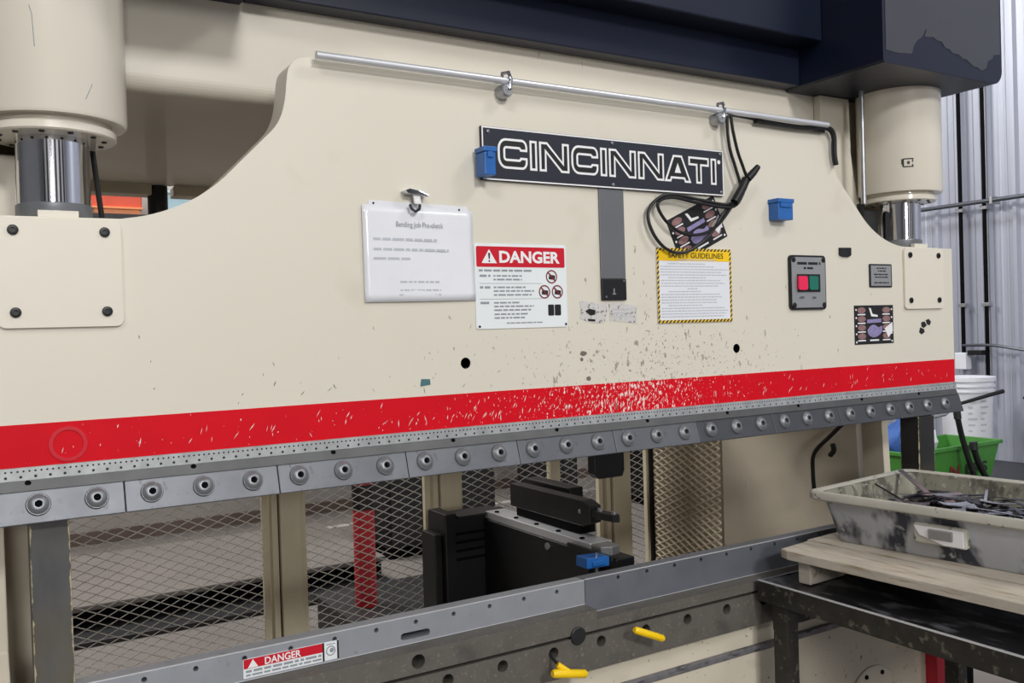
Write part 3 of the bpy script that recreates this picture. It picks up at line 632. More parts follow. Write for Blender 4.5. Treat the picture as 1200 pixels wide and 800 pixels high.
# colourful capacity charts
def chart(name_label, M4):
    t = thing('capacity_chart', name_label, 'sticker', M4 @ Vector((.1, 0, 0)))
    Wc, Hc = .196, .126; y = 1.8990
    def put(mb, n, m_, p=None):
        mb.v = [M4 @ Vector((q.x, 0, q.z)) + Vector((0, q.y-1.9, 0)) for q in mb.v]; return mb.build(n, m_, p or t)
    put(MB().box(0, Wc, 1.8990, 1.8998, 0, Hc), 'backing', 'black_print')
    cols = MB(); wb_ = MB()
    for cx in (.036, .160):
        for k in range(4):
            cols.flat(circ(cx, .110-.028*k, .020, 16, .010), 1.8986)
            wb_.rect(cx-.020, cx+.018, .0945-.028*k, .0985-.028*k, 1.8985)
    put(cols, 'ovals', 'mauve_print')
    for k in range(5): wb_.flat(circ(.009, .112-.026*k, .0035, 8), 1.8986); wb_.flat(circ(.187, .112-.026*k, .0035, 8), 1.8986)
    wb_.flat([(.072, .118), (.082, .116), (.09, .098), (.116, .094), (.116, .088), (.084, .090)], 1.8986); wb_.rect(.075, .12, .010, .015, 1.8986)
    wb_.flat([(.150, .050), (.190, .070), (.192, .040), (.168, .020)], 1.8984)
    put(wb_, 'white_marks', 'white_print')
    sw = MB(); sw.flat(sp2([(.062, .046), (.080, .060), (.100, .062), (.120, .054), (.136, .058), (.136, .040), (.116, .026), (.092, .022), (.070, .030), (.062, .046)], 4)[:-1], 1.8986); sw.flat([(.062, .080), (.134, .082), (.134, .070), (.062, .068)], 1.8986); put(sw, 'swirl', 'purple_print')
    return t
chart('dark sticker with mauve ovals, upright, under the small grey label', Matrix.Translation((2.437, 1.9, 1.520)))
chart('dark sticker with mauve ovals, tilted, behind the black cable loops', Matrix.Translation((1.712, 1.9, 1.772)) @ Matrix.Rotation(-math.radians(24), 4, 'Y'))
# safety guidelines
t = thing('safety_guidelines_sign', 'white SAFETY GUIDELINES sheet with yellow header and hazard border', 'sign', (1.76, 1.898, 1.607))
MB().box(1.621, 1.899, 1.8962, 1.8986, 1.607, 1.813).build('panel', 'paper', t)
band(MB(), 1.621, 1.899, 1.607, 1.813, 1.8958, .0075).build('hazard_border', 'hazard', t)
MB().rect(1.6285, 1.8915, 1.778, 1.8055, 1.8957).build('header', 'sign_yellow', t)
text_mb('SAFETY GUIDELINES', 1.662, 1.868, 1.786, 1.801, 1.8952, .01).build('lettering', 'black_print', t)
mb = MB(); rg = random.Random(31)
for k in range(20):
    z = 1.770 - k*.0077
    a, b = (1.634, 1.886) if k % 5 else (1.66, 1.80)
    if k in (9,): a, b = 1.73, 1.78
    words(mb, a, b-rg.uniform(0, .05), z, .0026, 1.8957, rg)
words(mb, 1.70, 1.84, 1.7815, .003, 1.8952, rg)
mb.build('print', 'light_grey_print', t)
# switch panel
t = thing('switch_panel', 'grey switch panel with red and green buttons', 'switch', (2.217, 1.897, 1.637))
MB().prism(rrect(2.138, 2.299, 1.636, 1.802, .012), 1.8925, 1.8999).build('back_plate', 'black_satin', t)
MB().prism(rrect(2.144, 2.293, 1.642, 1.796, .010), 1.8895, 1.8926).build('face', 'panel_grey', t, bevel=.0008)
for sx in (2.152, 2.285):
    for sz in (1.650, 1.788): MB().lathe([(.008, 0), (.008, .002), (.005, .003)], (sx, 1.8895, sz), '-y', 14).build('screw', 'black_satin', t, smooth=True)
MB().box(2.166, 2.266, 1.8865, 1.8896, 1.690, 1.744).build('button_frame', 'black_satin', t)
for bx0, m_ in ((2.164, 'lamp_red'), (2.211, 'lamp_green')):
    MB().prism(rrect(bx0, bx0+.040, 1.696, 1.738, .006), 1.8805, 1.8866).build('push_button', m_, t, bevel=.002)
rg = random.Random(2); mb = MB(); words(mb, 2.168, 2.272, 1.777, .008, 1.8891, rg); words(mb, 2.196, 2.238, 1.7625, .006, 1.8891, rg); mb.build('print', 'black_print', t)
text_mb('OFF', 2.174, 2.196, 1.668, 1.676, 1.8891, .02).build('lettering', 'black_print', t)
text_mb('ON', 2.232, 2.248, 1.668, 1.676, 1.8891, .02).build('lettering', 'black_print', t)
# small grey label
t = thing('data_label', 'small square grey metal label left of the right mounting plate', 'label', (2.571, 1.898, 1.704))
MB().prism(rrect(2.515, 2.628, 1.704, 1.780, .004), 1.8965, 1.8999).build('frame', 'dark_steel', t)
MB().box(2.521, 2.622, 1.8955, 1.8966, 1.709, 1.775).build('face', 'panel_grey', t)
mb = MB(); rg = random.Random(4)
for z, a, b in ((1.766, 2.55, 2.60), (1.757, 2.555, 2.595), (1.746, 2.535, 2.61), (1.737, 2.54, 2.605), (1.719, 2.535, 2.61)): words(mb, a, b, z, .004, 1.8951, rg)
mb.build('print', 'black_print', t)
# black magnet and tape scraps
MBm = MB().prism([(2.370, 1.829), (2.425, 1.830), (2.425, 1.806), (2.412, 1.800), (2.385, 1.801), (2.370, 1.806)], 1.8935, 1.8999)
tag(MBm.build('magnet', 'black_satin', bevel=.001), 'small black magnet stuck above the switch panel on beige paint', 'magnet')
for pl, lb in (([(2.782, 1.585), (2.800, 1.588), (2.812, 1.574), (2.796, 1.566), (2.784, 1.570)], 'middle scrap of black tape below the right mounting plate'),
               ([(2.808, 1.592), (2.824, 1.596), (2.836, 1.586), (2.828, 1.574), (2.814, 1.578)], 'uppermost scrap of black tape below the right mounting plate'),
               ([(2.776, 1.568), (2.796, 1.562), (2.800, 1.552), (2.782, 1.544), (2.770, 1.552)], 'lowest scrap of black tape below the right mounting plate')):
    tag(MB().prism(pl, 1.8985, 1.8999).build('tape_scrap', 'black_print'), lb, 'tape', 'black tape scraps')
for (x, z, w_, h, lb) in ((.916, 1.485, .026, .014, 'small teal tape scrap above the red stripe, below the check sheet'),):
    tt = MB().prism([(x-w_/2, z-h*.6), (x+w_/2, z-h*.4), (x+w_*.45, z+h*.5), (x-w_*.4, z+h*.6)], 1.8985, 1.8999); mat('teal', (70, 112, 118), .5)
    tag(tt.build('tape_scrap', 'teal'), lb, 'tape')
# paint nicks: bare spots in the paint, part of the ram
mb = MB(); rg = random.Random(77)
for (cx, cz, w_, h) in ((1.369, 1.535, .026, .008), (1.384, 1.470, .02, .008), (1.365, 1.520, .012, .006)):
    mb.flat([(cx+w_*rg.uniform(.3, .55)*math.cos(a), cz+h*rg.uniform(.5, 1)*math.sin(a)) for a in [2*PI*k/9 for k in range(9)]], 1.8996)
for k in range(70):
    cx = min(2.8, max(.1, rg.gauss(1.45, .55))); cz = min(2.1, 1.465+abs(rg.gauss(0, .13))); l = rg.uniform(.002, .009); a = rg.uniform(.6, 2.2); dx, dz = math.cos(a)*l, math.sin(a)*l; q = rg.uniform(.0006, .0016)
    mb.flat([(cx-dx, cz-dz), (cx+q, cz), (cx+dx, cz+dz), (cx-q, cz)], 1.8996)
mat('nick', (112, 106, 96), .6)
mb.build('paint_nicks', 'nick', ram)['kind'] = 'stuff'
# cable loops
t = thing('cable', 'black cable looped on the ram below the end of the nameplate', 'cable', (1.76, 1.88, 1.80))
pts = [(2.30, 1.886, 2.185), (2.1, 1.884, 2.188), (1.95, 1.882, 2.196), (1.882, 1.872, 2.190), (1.875, 1.872, 2.160), (1.882, 1.872, 2.10), (1.905, 1.872, 2.04), (1.92, 1.872, 1.995), (1.905, 1.870, 1.955), (1.86, 1.872, 1.938), (1.76, 1.876, 1.948), (1.66, 1.878, 1.957), (1.605, 1.880, 1.935), (1.583, 1.882, 1.895), (1.605, 1.882, 1.842), (1.650, 1.882, 1.806), (1.705, 1.880, 1.800), (1.765, 1.878, 1.825), (1.81, 1.876, 1.86), (1.85, 1.874, 1.91), (1.90, 1.872, 1.955)]
MB().tube(smooth_path(pts, 6), .0046, 8).build('cable_run', 'black_rubber', t, smooth=True)
pts = [(1.884, 1.866, 2.190), (1.888, 1.864, 2.15), (1.905, 1.864, 2.09), (1.928, 1.864, 2.04), (1.936, 1.864, 2.015), (1.918, 1.864, 1.965), (1.875, 1.866, 1.93), (1.76, 1.872, 1.937), (1.66, 1.872, 1.948), (1.612, 1.874, 1.930), (1.63, 1.874, 1.892), (1.675, 1.874, 1.860), (1.73, 1.874, 1.848), (1.79, 1.872, 1.858), (1.84, 1.870, 1.89), (1.89, 1.868, 1.945)]
MB().tube(smooth_path(pts, 6), .0046, 8).build('cable_run', 'black_rubber', t, smooth=True)
MB().tube([(1.885, 1.862, 1.945), (1.915, 1.860, 1.985), (1.932, 1.860, 2.012)], .0125, 12).build('tape_wrap', 'black_rubber', t, smooth=True)
MB().tube([(1.930, 1.852, 2.012), (1.948, 1.848, 2.030), (1.966, 1.846, 2.048)], [.011, .011, .008], 12).build('plug', 'black_satin', t, smooth=True)
MB().tube(smooth_path([(2.0, 1.885, 2.190), (2.2, 1.885, 2.188), (2.30, 1.88, 2.196), (2.335, 1.88, 2.178), (2.342, 1.884, 2.12), (2.350, 1.885, 2.085)], 6), .0085, 8).build('hose_end', 'black_rubber', t, smooth=True)

# hex keys in the bed rail
t = thing('hex_key', 'yellow T-handle hex key in a bed rail hole, handle lying aslant', 'hex key', (1.48, 1.80, .78), 'yellow hex keys')
MB().tube([(1.509, 1.90, .803), (1.488, 1.806, .808)], .004, 8).build('shaft', 'dark_steel', t, smooth=True)
MB().tube([(1.433, 1.802, .831), (1.438, 1.802, .829), (1.522, 1.80, .792), (1.527, 1.80, .790)], [.006, .0095, .0095, .006], 14).build('handle', 'yellow_grip', t, smooth=True)
t = thing('hex_key', 'yellow T-handle hex key drooping from a bed rail hole on a bare shaft', 'hex key', (1.22, 1.79, .75), 'yellow hex keys')
MB().tube([(1.212, 1.88, .806), (1.205, 1.82, .792), (1.222, 1.795, .774)], .004, 8).build('shaft', 'dark_steel', t, smooth=True)
MB().tube([(1.198, 1.805, .793), (1.222, 1.795, .774)], .0075, 10).build('collar', 'yellow_grip', t, smooth=True)
MB().tube([(1.176, 1.795, .779), (1.182, 1.795, .778), (1.27, 1.795, .758), (1.276, 1.795, .757)], [.007, .0105, .0105, .006], 14).build('handle', 'yellow_grip', t, smooth=True)

# ------------------------------------------------------------------ rear guards of expanded metal
def expanded(P0, U, Lx, z0, z1, W=.068, Hh=.032, s=.0022, thick=.0016):
    """strands zigzag along unit vector U from P0"""
    mb = MB(); U = Vector(U); N_ = Vector((U.y, -U.x, 0)); P0 = Vector(P0); j = 0; z = z0
    while z < z1:
        n = int(Lx/(W/2)); v = []
        for i in range(n+1):
            zz = z + (Hh/4 if (i+j) % 2 else -Hh/4); b = P0 + U*(i*W/2)
            tilt = thick
            for dn_, dz in ((-tilt, -s), (tilt, s), (tilt+.0006, s), (-tilt+.0006, -s)):
                q = b + N_*dn_; v.append((q.x, q.y, zz+dz))
        f = []
        for i in range(n):
            for k in range(4): a = i*4+k; b2 = i*4+(k+1) % 4; f.append((a, b2, b2+4, a+4))
        mb.add(v, f); z += Hh/2; j += 1
    return mb
GY = 3.35
posts = [(.955, 1.062), (1.62, 1.735), (2.50, 2.63)]
panels = [(.19, .945, 'expanded-metal rear guard panel before the low plinth'), (1.072, 1.61, 'expanded-metal rear guard panel in front of the red bollard'), (1.745, 2.49, 'expanded-metal rear guard panel behind the back gauge'), (2.64, 2.772, 'narrow expanded-metal rear guard panel in the corner by the side guard')]
for i, (a, b, lb) in enumerate(panels):
    t = thing('mesh_guard', lb, 'guard', ((a+b)/2, GY, .02), 'rear mesh guards')
    g = expanded((a, GY, 0), (1, 0, 0), b-a, .10, 1.62).build('expanded_metal', 'mesh_paint', t); g['kind'] = 'stuff'
    MB().box(a-.004, a+.018, GY-.012, GY+.012, .02, 1.66).build('edge_strip', 'post_paint', t)
    MB().box(b-.018, b+.004, GY-.012, GY+.012, .02, 1.66).build('edge_strip', 'post_paint', t)
    MB().box(a, b, GY-.01, GY+.01, .02, .06).build('bottom_strip', 'post_paint', t); MB().box(a, b, GY-.01, GY+.01, 1.62, 1.66).build('top_strip', 'post_paint', t)
    if i == 2: MB().box(2.205, 2.255, GY-.02, GY+.012, .06, 1.62).build('mullion', 'post_paint', t)
for (a, b), lb in zip(posts, ('between the plinth and the bollard', 'above the black gauge cover', 'behind the sensor box')):
    t = thing('guard_post', 'beige steel guard post with a hinge seam, ' + lb, 'post', ((a+b)/2, GY-.02, 0), 'guard posts')
    MB().box(a+.028, b, GY-.05, GY+.03, 0, 1.72).build('tube', 'post_paint', t, bevel=.004)
    MB().box(a, a+.022, GY-.035, GY+.02, 0, 1.72).build('hinge_flat', 'post_paint', t, bevel=.002)
    MB().box(a+.02, a+.03, GY-.02, GY+.01, 0, 1.71).build('seam', 'black', t)
t = thing('side_guard', 'tan expanded-metal side guard next to the housing plate', 'guard', (2.79, 3.1, .02))
g = expanded((2.775, 2.868, 0), (0, 1, 0), .455, .30, 1.37, s=.0038, thick=.003).build('expanded_metal', 'mesh_tan', t); g['kind'] = 'stuff'
MB().box(2.787, 2.793, 2.865, 3.33, .02, 1.38).build('backing_sheet', 'tan_paint', t)
MB().box(2.768, 2.80, 3.325, 3.338, .02, 1.38).build('edge_strip', 'dark_steel', t)

# ------------------------------------------------------------------ back gauge
t = thing('back_gauge', 'black motorised back gauge with silver rail and finger bar', 'back gauge', (1.6, 2.6, 0))
MB().prism([(1.43, .0), (1.43, .958), (1.475, .958), (1.475, .94), (1.69, .94), (1.69, 0)], 2.84, 2.98).build('gauge_cover', 'black_satin', t, bevel=.004)
MB().box(1.478, 1.685, 2.826, 2.9, .941, .948).build('cover_lip', 'dark_steel', t, bevel=.001)
for k in range(4): MB().box(1.47, 1.66, 2.834, 2.8395, .88-.03*k, .888-.03*k).build('louvre', 'black', t)
MB().box(1.585, 1.68, 2.20, 2.839, .55, .925).build('carriage', 'black_satin', t, bevel=.003)
MB().box(1.592, 1.672, 2.20, 2.838, .9255, .952).build('slide_rail', 'rail_steel', t, bevel=.002)
for k in range(5): MB().lathe([(.008, .952), (.008, .956), (.004, .957)], (1.612, 2.27+.13*k, 0), 'z', 12).build('rail_screw', 'black', t)
fb = MB().prism([(2.25, 1.0), (2.25, 1.052), (2.29, 1.064), (2.72, 1.064), (2.72, .985), (2.29, .985)], 1.627, 1.672, 'x').build('finger_bar', 'black_satin', t, bevel=.002)
MB().box(1.70, 1.757, 2.46, 2.74, 1.0, 1.072).build('finger_block', 'black_satin', t, bevel=.004)
MB().prism([(1.632, 2.25), (1.632, 2.20), (1.640, 2.15), (1.655, 2.135), (1.668, 2.15), (1.668, 2.20), (1.660, 2.25)], 1.018, 1.040, 'z').build('finger_tip', 'dark_steel', fb, bevel=.002)
MB().lathe([(.008, 1.04), (.008, 1.048), (.004, 1.05)], (1.652, 2.16, 0), 'z', 12).lathe([(.008, 1.04), (.008, 1.048), (.004, 1.05)], (1.646, 2.22, 0), 'z', 12).build('tip_screw', 'galvanised', fb)
MB().lathe([(.007, 0), (.007, .004)], (1.6265, 2.30, 1.03), '-y', 10).build('bar_screw', 'bolt_steel', fb)
MB().box(1.640, 1.70, 2.32, 2.70, .953, .985).build('finger_riser', 'black', t)
MB().prism([(1.592, 2.199), (1.592, 2.15), (1.62, 2.13), (1.655, 2.14), (1.66, 2.199)], .926, .952, 'z').build('clamp_foot', 'galvanised', t, bevel=.002)
MB().lathe([(.011, 0), (.011, .006)], (1.578, 2.42, .905), 'x', 14).build('knob', 'galvanised', t)
MB().box(1.625, 1.695, 2.12, 2.50, .80, .915).build('gauge_block', 'black_satin', t, bevel=.003)
tg = MB().prism([(1.487, .918), (1.567, .916), (1.568, .944), (1.489, .948)], 2.075, 2.13).build('blue_lock', 'blue_plastic', t, bevel=.003)
MB().box(1.505, 1.55, 2.070, 2.077, .923, .938).build('lock_tongue', 'blue_plastic', tg, bevel=.002)
MB().tube([(1.53, 2.088, .900), (1.53, 2.088, .956)], .004, 8).build('lock_pin', 'galvanised', tg, smooth=True)
MB().box(1.575, 1.584, 2.08, 2.3, .925, .94).build('lock_arm', 'dark_steel', t)
MB().box(1.3, 2.7, 2.62, 2.70, .44, .54).build('cross_beam', 'dark_steel', t, bevel=.003)

MB().box(1.402, 1.4295, 2.87, 2.98, 0, .885).build('cover_step', 'black_satin', t, bevel=.003)

# ------------------------------------------------------------------ things seen beyond the guards
t = thing('plinth', 'long low plinth with dark front and pale nosing on the shop floor', 'plinth', (1.2, 6.2, 0))
MB().box(-2.5, 2.3, 5.52, 6.7, 0, .13).build('base', 'black', t)
MB().box(-2.5, 2.3, 5.22, 5.5195, 0, .03).build('step', 'dark_steel', t, bevel=.005)  # dark strip laid on the floor for the shadow before the plinth
MB().box(-2.5, 2.3, 5.44, 6.75, .1305, .165).build('deck', 'concrete', t, bevel=.008)
t = thing('bollard', 'red painted steel bollard with a black band', 'bollard', (1.745, 4.4, .2))
MB().lathe([(.056, .2), (.056, 1.25), (.05, 1.29), (.03, 1.305)], (1.745, 4.4, 0), 'z', 28).build('tube', 'bollard_red', t, smooth=True)
MB().lathe([(.0585, .70), (.0585, .83)], (1.745, 4.4, 0), 'z', 28).build('band', 'black_satin', t, smooth=True)
t = thing('steel_box', 'low black steel base box under the red bollard', 'base', (1.9, 4.5, 0))
MB().box(1.6, 2.25, 4.2, 4.75, 0, .18).build('box', 'black_satin', t, bevel=.006)
MB().box(1.585, 2.265, 4.185, 4.765, .1805, .2).build('lid', 'dark_steel', t, bevel=.004)
def cabinet(x0, x1, y, h, label):
    t = thing('tool_cabinet', label, 'cabinet', ((x0+x1)/2, y+.25, 0), 'dark cabinets behind the guards')
    MB().box(x0, x1, y, y+.5, .08, h).build('body', 'black_satin', t, bevel=.008)
    MB().box(x0+.02, x1-.02, y+.03, y+.47, 0, .08).build('plinth', 'black', t)
    xm = (x0+x1)/2
    for a, b in ((x0+.02, xm-.005), (xm+.005, x1-.02)):
        d = MB().box(a, b, y-.014, y-.0005, .12, h-.04).build('door', 'dark_steel', t, bevel=.003)
        MB().box((b-.03 if b < xm else a+.015), (b-.015 if b < xm else a+.03), y-.035, y-.0145, h*.55, h*.55+.14).build('handle', 'galvanised', d, bevel=.002)
cabinet(2.52, 3.40, 5.9, 1.5, 'wide dark steel cabinet standing behind the red bollard')
cabinet(4.45, 4.80, 6.8, 1.9, 'tall narrow dark cabinet against the back wall')
cabinet(5.15, 5.75, 6.2, 1.7, 'dark cabinet near the side guard corner')
# wall shelf seen through the gap over the ram
t = thing('wall_shelf', 'dark wall shelf above the back wall', 'shelf', (1.2, 7.6, 2.5))
MB().box(.5, 2.2, 7.45, 7.895, 2.545, 2.58).build('board', 'dark_steel', t)
for x in (.7, 1.3, 2.0): MB().prism([(7.50, 2.544), (7.895, 2.544), (7.895, 2.25), (7.87, 2.25)], x-.015, x+.015, 'x').build('bracket', 'dark_steel', t)
def crate(x0, x1, y0, y1, z0, z1, m_, lab, lid=None):
    t = thing('crate', lab, 'crate', ((x0+x1)/2, (y0+y1)/2, z0), 'crates on the wall shelf')
    MB().prism([(x0, z0), (x1, z0), (x1, z1-.02), (x0, z1-.02)], y0, y1).build('body', m_, t, bevel=.01)
    MB().box(x0-.012, x1+.012, y0-.012, y1+.012, z1-.0195, z1).build('rim', lid or m_, t, bevel=.004)
crate(.88, 1.22, 7.50, 7.85, 2.581, 2.64, 'orange_pale', 'shallow pale orange crate at the bottom of the wall shelf stack')
crate(.87, 1.23, 7.50, 7.85, 2.641, 2.80, 'orange', 'red-orange crate on top of the pale orange one')
crate(1.40, 1.85, 7.50, 7.85, 2.581, 2.78, 'pale_blue', 'pale blue crate on the wall shelf')

# ------------------------------------------------------------------ right background: stand, green bin, bucket, hoses
t = thing('bench', 'low dark steel bench under the green bin', 'bench', (5.9, 3.85, 0))
MB().box(4.9, 6.9, 3.28, 4.42, .436, .470).build('top', 'dark_steel', t, bevel=.004)
for x in (4.95, 6.85):
    for y in (3.33, 4.37): MB().box(x-.025, x+.025, y-.025, y+.025, 0, .4355).build('leg', 'dark_steel', t)
t = thing('green_bin', 'green tapered bin with black and red lettering', 'bin', (5.46, 3.7, .471))
def taper(x0, x1, y0, y1, z0, z1, e):
    v = [(x0+e, y0+e, z0), (x1-e, y0+e, z0), (x1-e, y1-e, z0), (x0+e, y1-e, z0), (x0, y0, z1), (x1, y0, z1), (x1, y1, z1), (x0, y1, z1)]
    return MB().add(v, [(3, 2, 1, 0), (0, 1, 5, 4), (1, 2, 6, 5), (2, 3, 7, 6), (3, 0, 4, 7)])
gb = taper(4.97, 5.95, 3.50, 3.89, .472, .761, .05).build('tub', 'bin_green', t); gb.modifiers.new('s', 'SOLIDIFY').thickness = .01
for x0, x1, y0, y1 in ((4.955, 5.965, 3.485, 3.505), (4.955, 5.965, 3.885, 3.905), (4.955, 4.975, 3.506, 3.884), (5.945, 5.965, 3.506, 3.884)):
    MB().box(x0, x1, y0, y1, .742, .768).build('rim_bar', 'bin_green', t, bevel=.004)
text_mb('ERS', 5.59, 5.83, .566, .636, 3.517, .02).build('lettering', 'black_print', t)
text_mb('N', 5.42, 5.52, .566, .636, 3.517, .02).build('red_lettering', 'dark_red_print', t)
t = thing('white_bucket', 'white plastic pail with ribbed rim standing behind the green bin', 'bucket', (6.64, 4.16, .471))
c = (6.64, 4.16, 0)
bk = MB().lathe([(.158, .471), (.167, .55), (.185, 1.02), (.198, 1.022), (.198, 1.035), (.188, 1.037), (.188, 1.06), (.202, 1.062), (.202, 1.075), (.190, 1.077), (.190, 1.10), (.206, 1.105), (.206, 1.135), (.192, 1.135), (.18, .9)], c, 'z', 48).build('pail', 'bucket_white', t, smooth=True)
mb = MB(); rg = random.Random(9)
for k in range(6):
    z = .95-.045*k
    for a0 in (3.75, 4.25):
        l = rg.uniform(.15, .38); rr = .1855-.0022*k
        mb.add([(c[0]+rr*math.cos(a), c[1]+rr*math.sin(a), z+dz) for a in (a0, a0+l/2, a0+l) for dz in (0, .014)], [(0, 2, 3, 1), (2, 4, 5, 3)])
mb.build('faded_print', 'light_grey_print', t)
t = thing('rag_heap', 'blue and white rags heaped in the green bin', 'rags', (5.2, 3.68, .70))
def blob(cx, cy, cz, rx, ry, rz, n, m_, seed):
    r_ = random.Random(seed); bm = bmesh.new(); bmesh.ops.create_icosphere(bm, subdivisions=3, radius=1)
    for v in bm.verts:
        k = 1 + .16*math.sin(5*v.co.x+seed)+.14*math.sin(7*v.co.y+2*seed)*math.cos(6*v.co.z); v.co = Vector((cx+v.co.x*rx*k, cy+v.co.y*ry*k, cz+v.co.z*rz*k))
    mb = MB(); mb.add([v.co for v in bm.verts], [tuple(q.index for q in f.verts) for f in bm.faces]); bm.free()
    return mb.build(n, m_, t, smooth=True)
blob(5.13, 3.68, .80, .11, .11, .13, 'blue_rag', 'blue_cloth', 1); blob(5.33, 3.68, .79, .10, .10, .11, 'white_rag', 'bucket_white', 4)
hz = [('black hose hanging over the green bin beside the bucket', [(5.36, 3.42, .955), (5.41, 3.43, .85), (5.47, 3.43, .71), (5.53, 3.42, .565), (5.56, 3.41, .495)], .018, 'black_rubber'),
      ('short black hose leaning on the middle of the green bin', [(5.56, 3.44, .74), (5.60, 3.44, .66), (5.66, 3.43, .56), (5.70, 3.41, .498)], .02, 'black_rubber'),
      ('black hose hanging from the valve on the ribbed wall', [(6.95, 3.75, .73), (6.98, 3.72, .6), (7.02, 3.66, .4), (7.05, 3.6, .2), (7.05, 3.6, .0)], .022, 'black_rubber'),
      ('dark green hose hanging from the valve on the ribbed wall', [(7.03, 3.68, .71), (7.08, 3.62, .55), (7.08, 3.56, .35), (7.08, 3.52, .2), (7.08, 3.5, .0)], .03, 'hose_green')]
for lb, pp, rr, m_ in hz:
    t = thing('hose', lb, 'hose', pp[-1]); MB().tube(smooth_path(pp, 6), rr, 10).build('hose_run', m_, t, smooth=True)
    MB().tube([pp[0], (pp[0][0]-.004, pp[0][1]+.003, pp[0][2]+.05)], rr*1.25, 10).build('fitting', 'dark_steel', t, smooth=True)
t = thing('wall_valve', 'black pipe valve with a yellow lever on the ribbed wall', 'valve', (7.05, 3.6, .70))
MB().tube([(6.86, 3.80, .78), (7.0, 3.66, .78), (7.13, 3.35, .80)], .024, 12).build('body', 'black_satin', t, smooth=True)
MB().tube([(7.0, 3.66, .75), (7.0, 3.66, .84)], .03, 12).build('bonnet', 'black_satin', t, smooth=True)
MB().box(7.02, 7.06, 3.52, 3.60, .76, .81).build('lever', 'yellow_grip', t, bevel=.004)
MB().tube([(6.86, 3.84, .98), (6.96, 3.72, .80)], .014, 8).build('stay', 'dark_steel', t, smooth=True)
t = thing('spray_wand', 'black wand resting across the white bucket', 'wand', (6.35, 3.85, .95))
MB().tube([(5.98, 3.98, .93), (6.12, 3.93, .96), (6.40, 3.84, 1.02), (6.52, 3.80, 1.045)], [.02, .012, .014, .016], 10).build('tube', 'black_rubber', t, smooth=True)
MB().tube([(6.12, 3.93, .955), (6.02, 3.94, .90), (5.9, 3.95, .89)], .012, 8).build('grip', 'galvanised', t, smooth=True)
t = thing('wall_cable', 'grey cable sagging along the ribbed wall above the bucket', 'cable', (7.1, 4.0, 1.2))
MB().tube(smooth_path([(7.15, 4.5, 1.36), (7.1, 4.2, 1.36), (7.1, 3.85, 1.31), (7.1, 3.4, 1.28), (7.12, 2.8, 1.27)], 6), .012, 8).build('run', 'conduit_grey', t, smooth=True)
t = thing('wall_socket', 'small white switch box between the wall pipes above the bucket', 'socket', (7.15, 4.45, 1.14))
MB().box(7.12, 7.203, 4.46, 4.56, 1.16, 1.30).build('box', 'bucket_white', t, bevel=.006); MB().box(7.135, 7.203, 4.33, 4.455, 1.28, 1.32).build('arm', 'black_satin', t, bevel=.004)
# hose on the housing edge
t = thing('cable', 'black cable drooping from the edge of the right housing', 'cable', (2.7, 2.2, .95))
MB().tube(smooth_path([(2.765, 2.19, 1.24), (2.745, 2.26, 1.17), (2.74, 2.33, 1.10), (2.742, 2.34, 1.02), (2.75, 2.34, .93)], 6), .008, 8).build('run', 'black_rubber', t, smooth=True)
MB().tube(smooth_path([(2.748, 2.25, 1.14), (2.74, 2.24, 1.12), (2.745, 2.26, 1.10)], 4), .010, 8).build('tie', 'black_rubber', t, smooth=True)

# ------------------------------------------------------------------ table, pallet, tub and scrap
t = thing('steel_table', 'dark welded angle-iron table with grimy top in front of the bed', 'table', (2.3, 1.3, 0))
TX0, TX1, TY0, TY1, TZ = 1.905, 2.74, .62, 1.832, .87
MB().box(TX0+.006, TX1-.006, TY0+.006, TY1-.006, TZ-.010, TZ-.002).build('top', 'table_top', t)
for x0, x1, y0, y1 in ((TX0, TX0+.006, TY0, TY1), (TX1-.006, TX1, TY0, TY1), (TX0+.006, TX1-.006, TY1-.006, TY1), (TX0+.006, TX1-.006, TY0, TY0+.006)):
    MB().box(x0, x1, y0, y1, TZ-.056, TZ).build('rim_angle', 'table_steel', t, bevel=.001)
MB().box(TX0-.0005, TX0+.008, TY0, TY1, TZ+.0001, TZ+.0025).build('worn_edge', 'polished_highlight', t)
MB().box(TX0+.0061, TX1, TY1-.006, TY1, TZ+.0001, TZ+.0012).build('worn_edge', 'galvanised', t)
for lx, ly in ((TX0+.006, 1.735), (TX1-.05, 1.735), (TX0+.006, .74), (TX1-.05, .74)):
    MB().box(lx, lx+.006, ly, ly+.048, 0, TZ-.0105).box(lx+.006, lx+.046, ly, ly+.006, 0, TZ-.0105).build('leg', 'table_steel', t, bevel=.001)
for ly in (1.784, .74): MB().box(TX0+.012, TX1-.05, ly, ly+.006, .74, .78).build('cross_brace', 'table_steel', t)
MB().box(TX1-.05, TX1-.044, .78, 1.70, .30, .34).build('side_brace', 'table_steel', t)
# pallet, turned slightly on the table
A = math.radians(3.4); Mp = Matrix.Translation((1.945, 1.79, TZ+.001)) @ Matrix.Rotation(A, 4, 'Z')
t = thing('pallet', 'small grey weathered wooden pallet on the steel table', 'pallet', Mp @ Vector((.35, -.5, 0)))
for k, (a, b, top) in enumerate(((0, .145, 0), (.155, .30, .004), (.315, .46, 0), (.475, .62, .003), (.635, .74, 0))):
    y1 = 0 if k else 0
    mb = MB().prism([(a+.012, .012*0-.0), (b, .010), (b, -1.12), (a, -1.12), (a, -.03)] if k == 0 else [(a, .02), (b, .022), (b, -1.12), (a, -1.12)], .066, .090, 'z')
    mb.xf(Mp).build('deck_board', 'wood', t, bevel=.003)
for y in (-.045, -.72, -1.05):
    MB().box(.028, .70, y-.04, y, 0, .0655).xf(Mp).build('stringer', 'wood', t, bevel=.003)
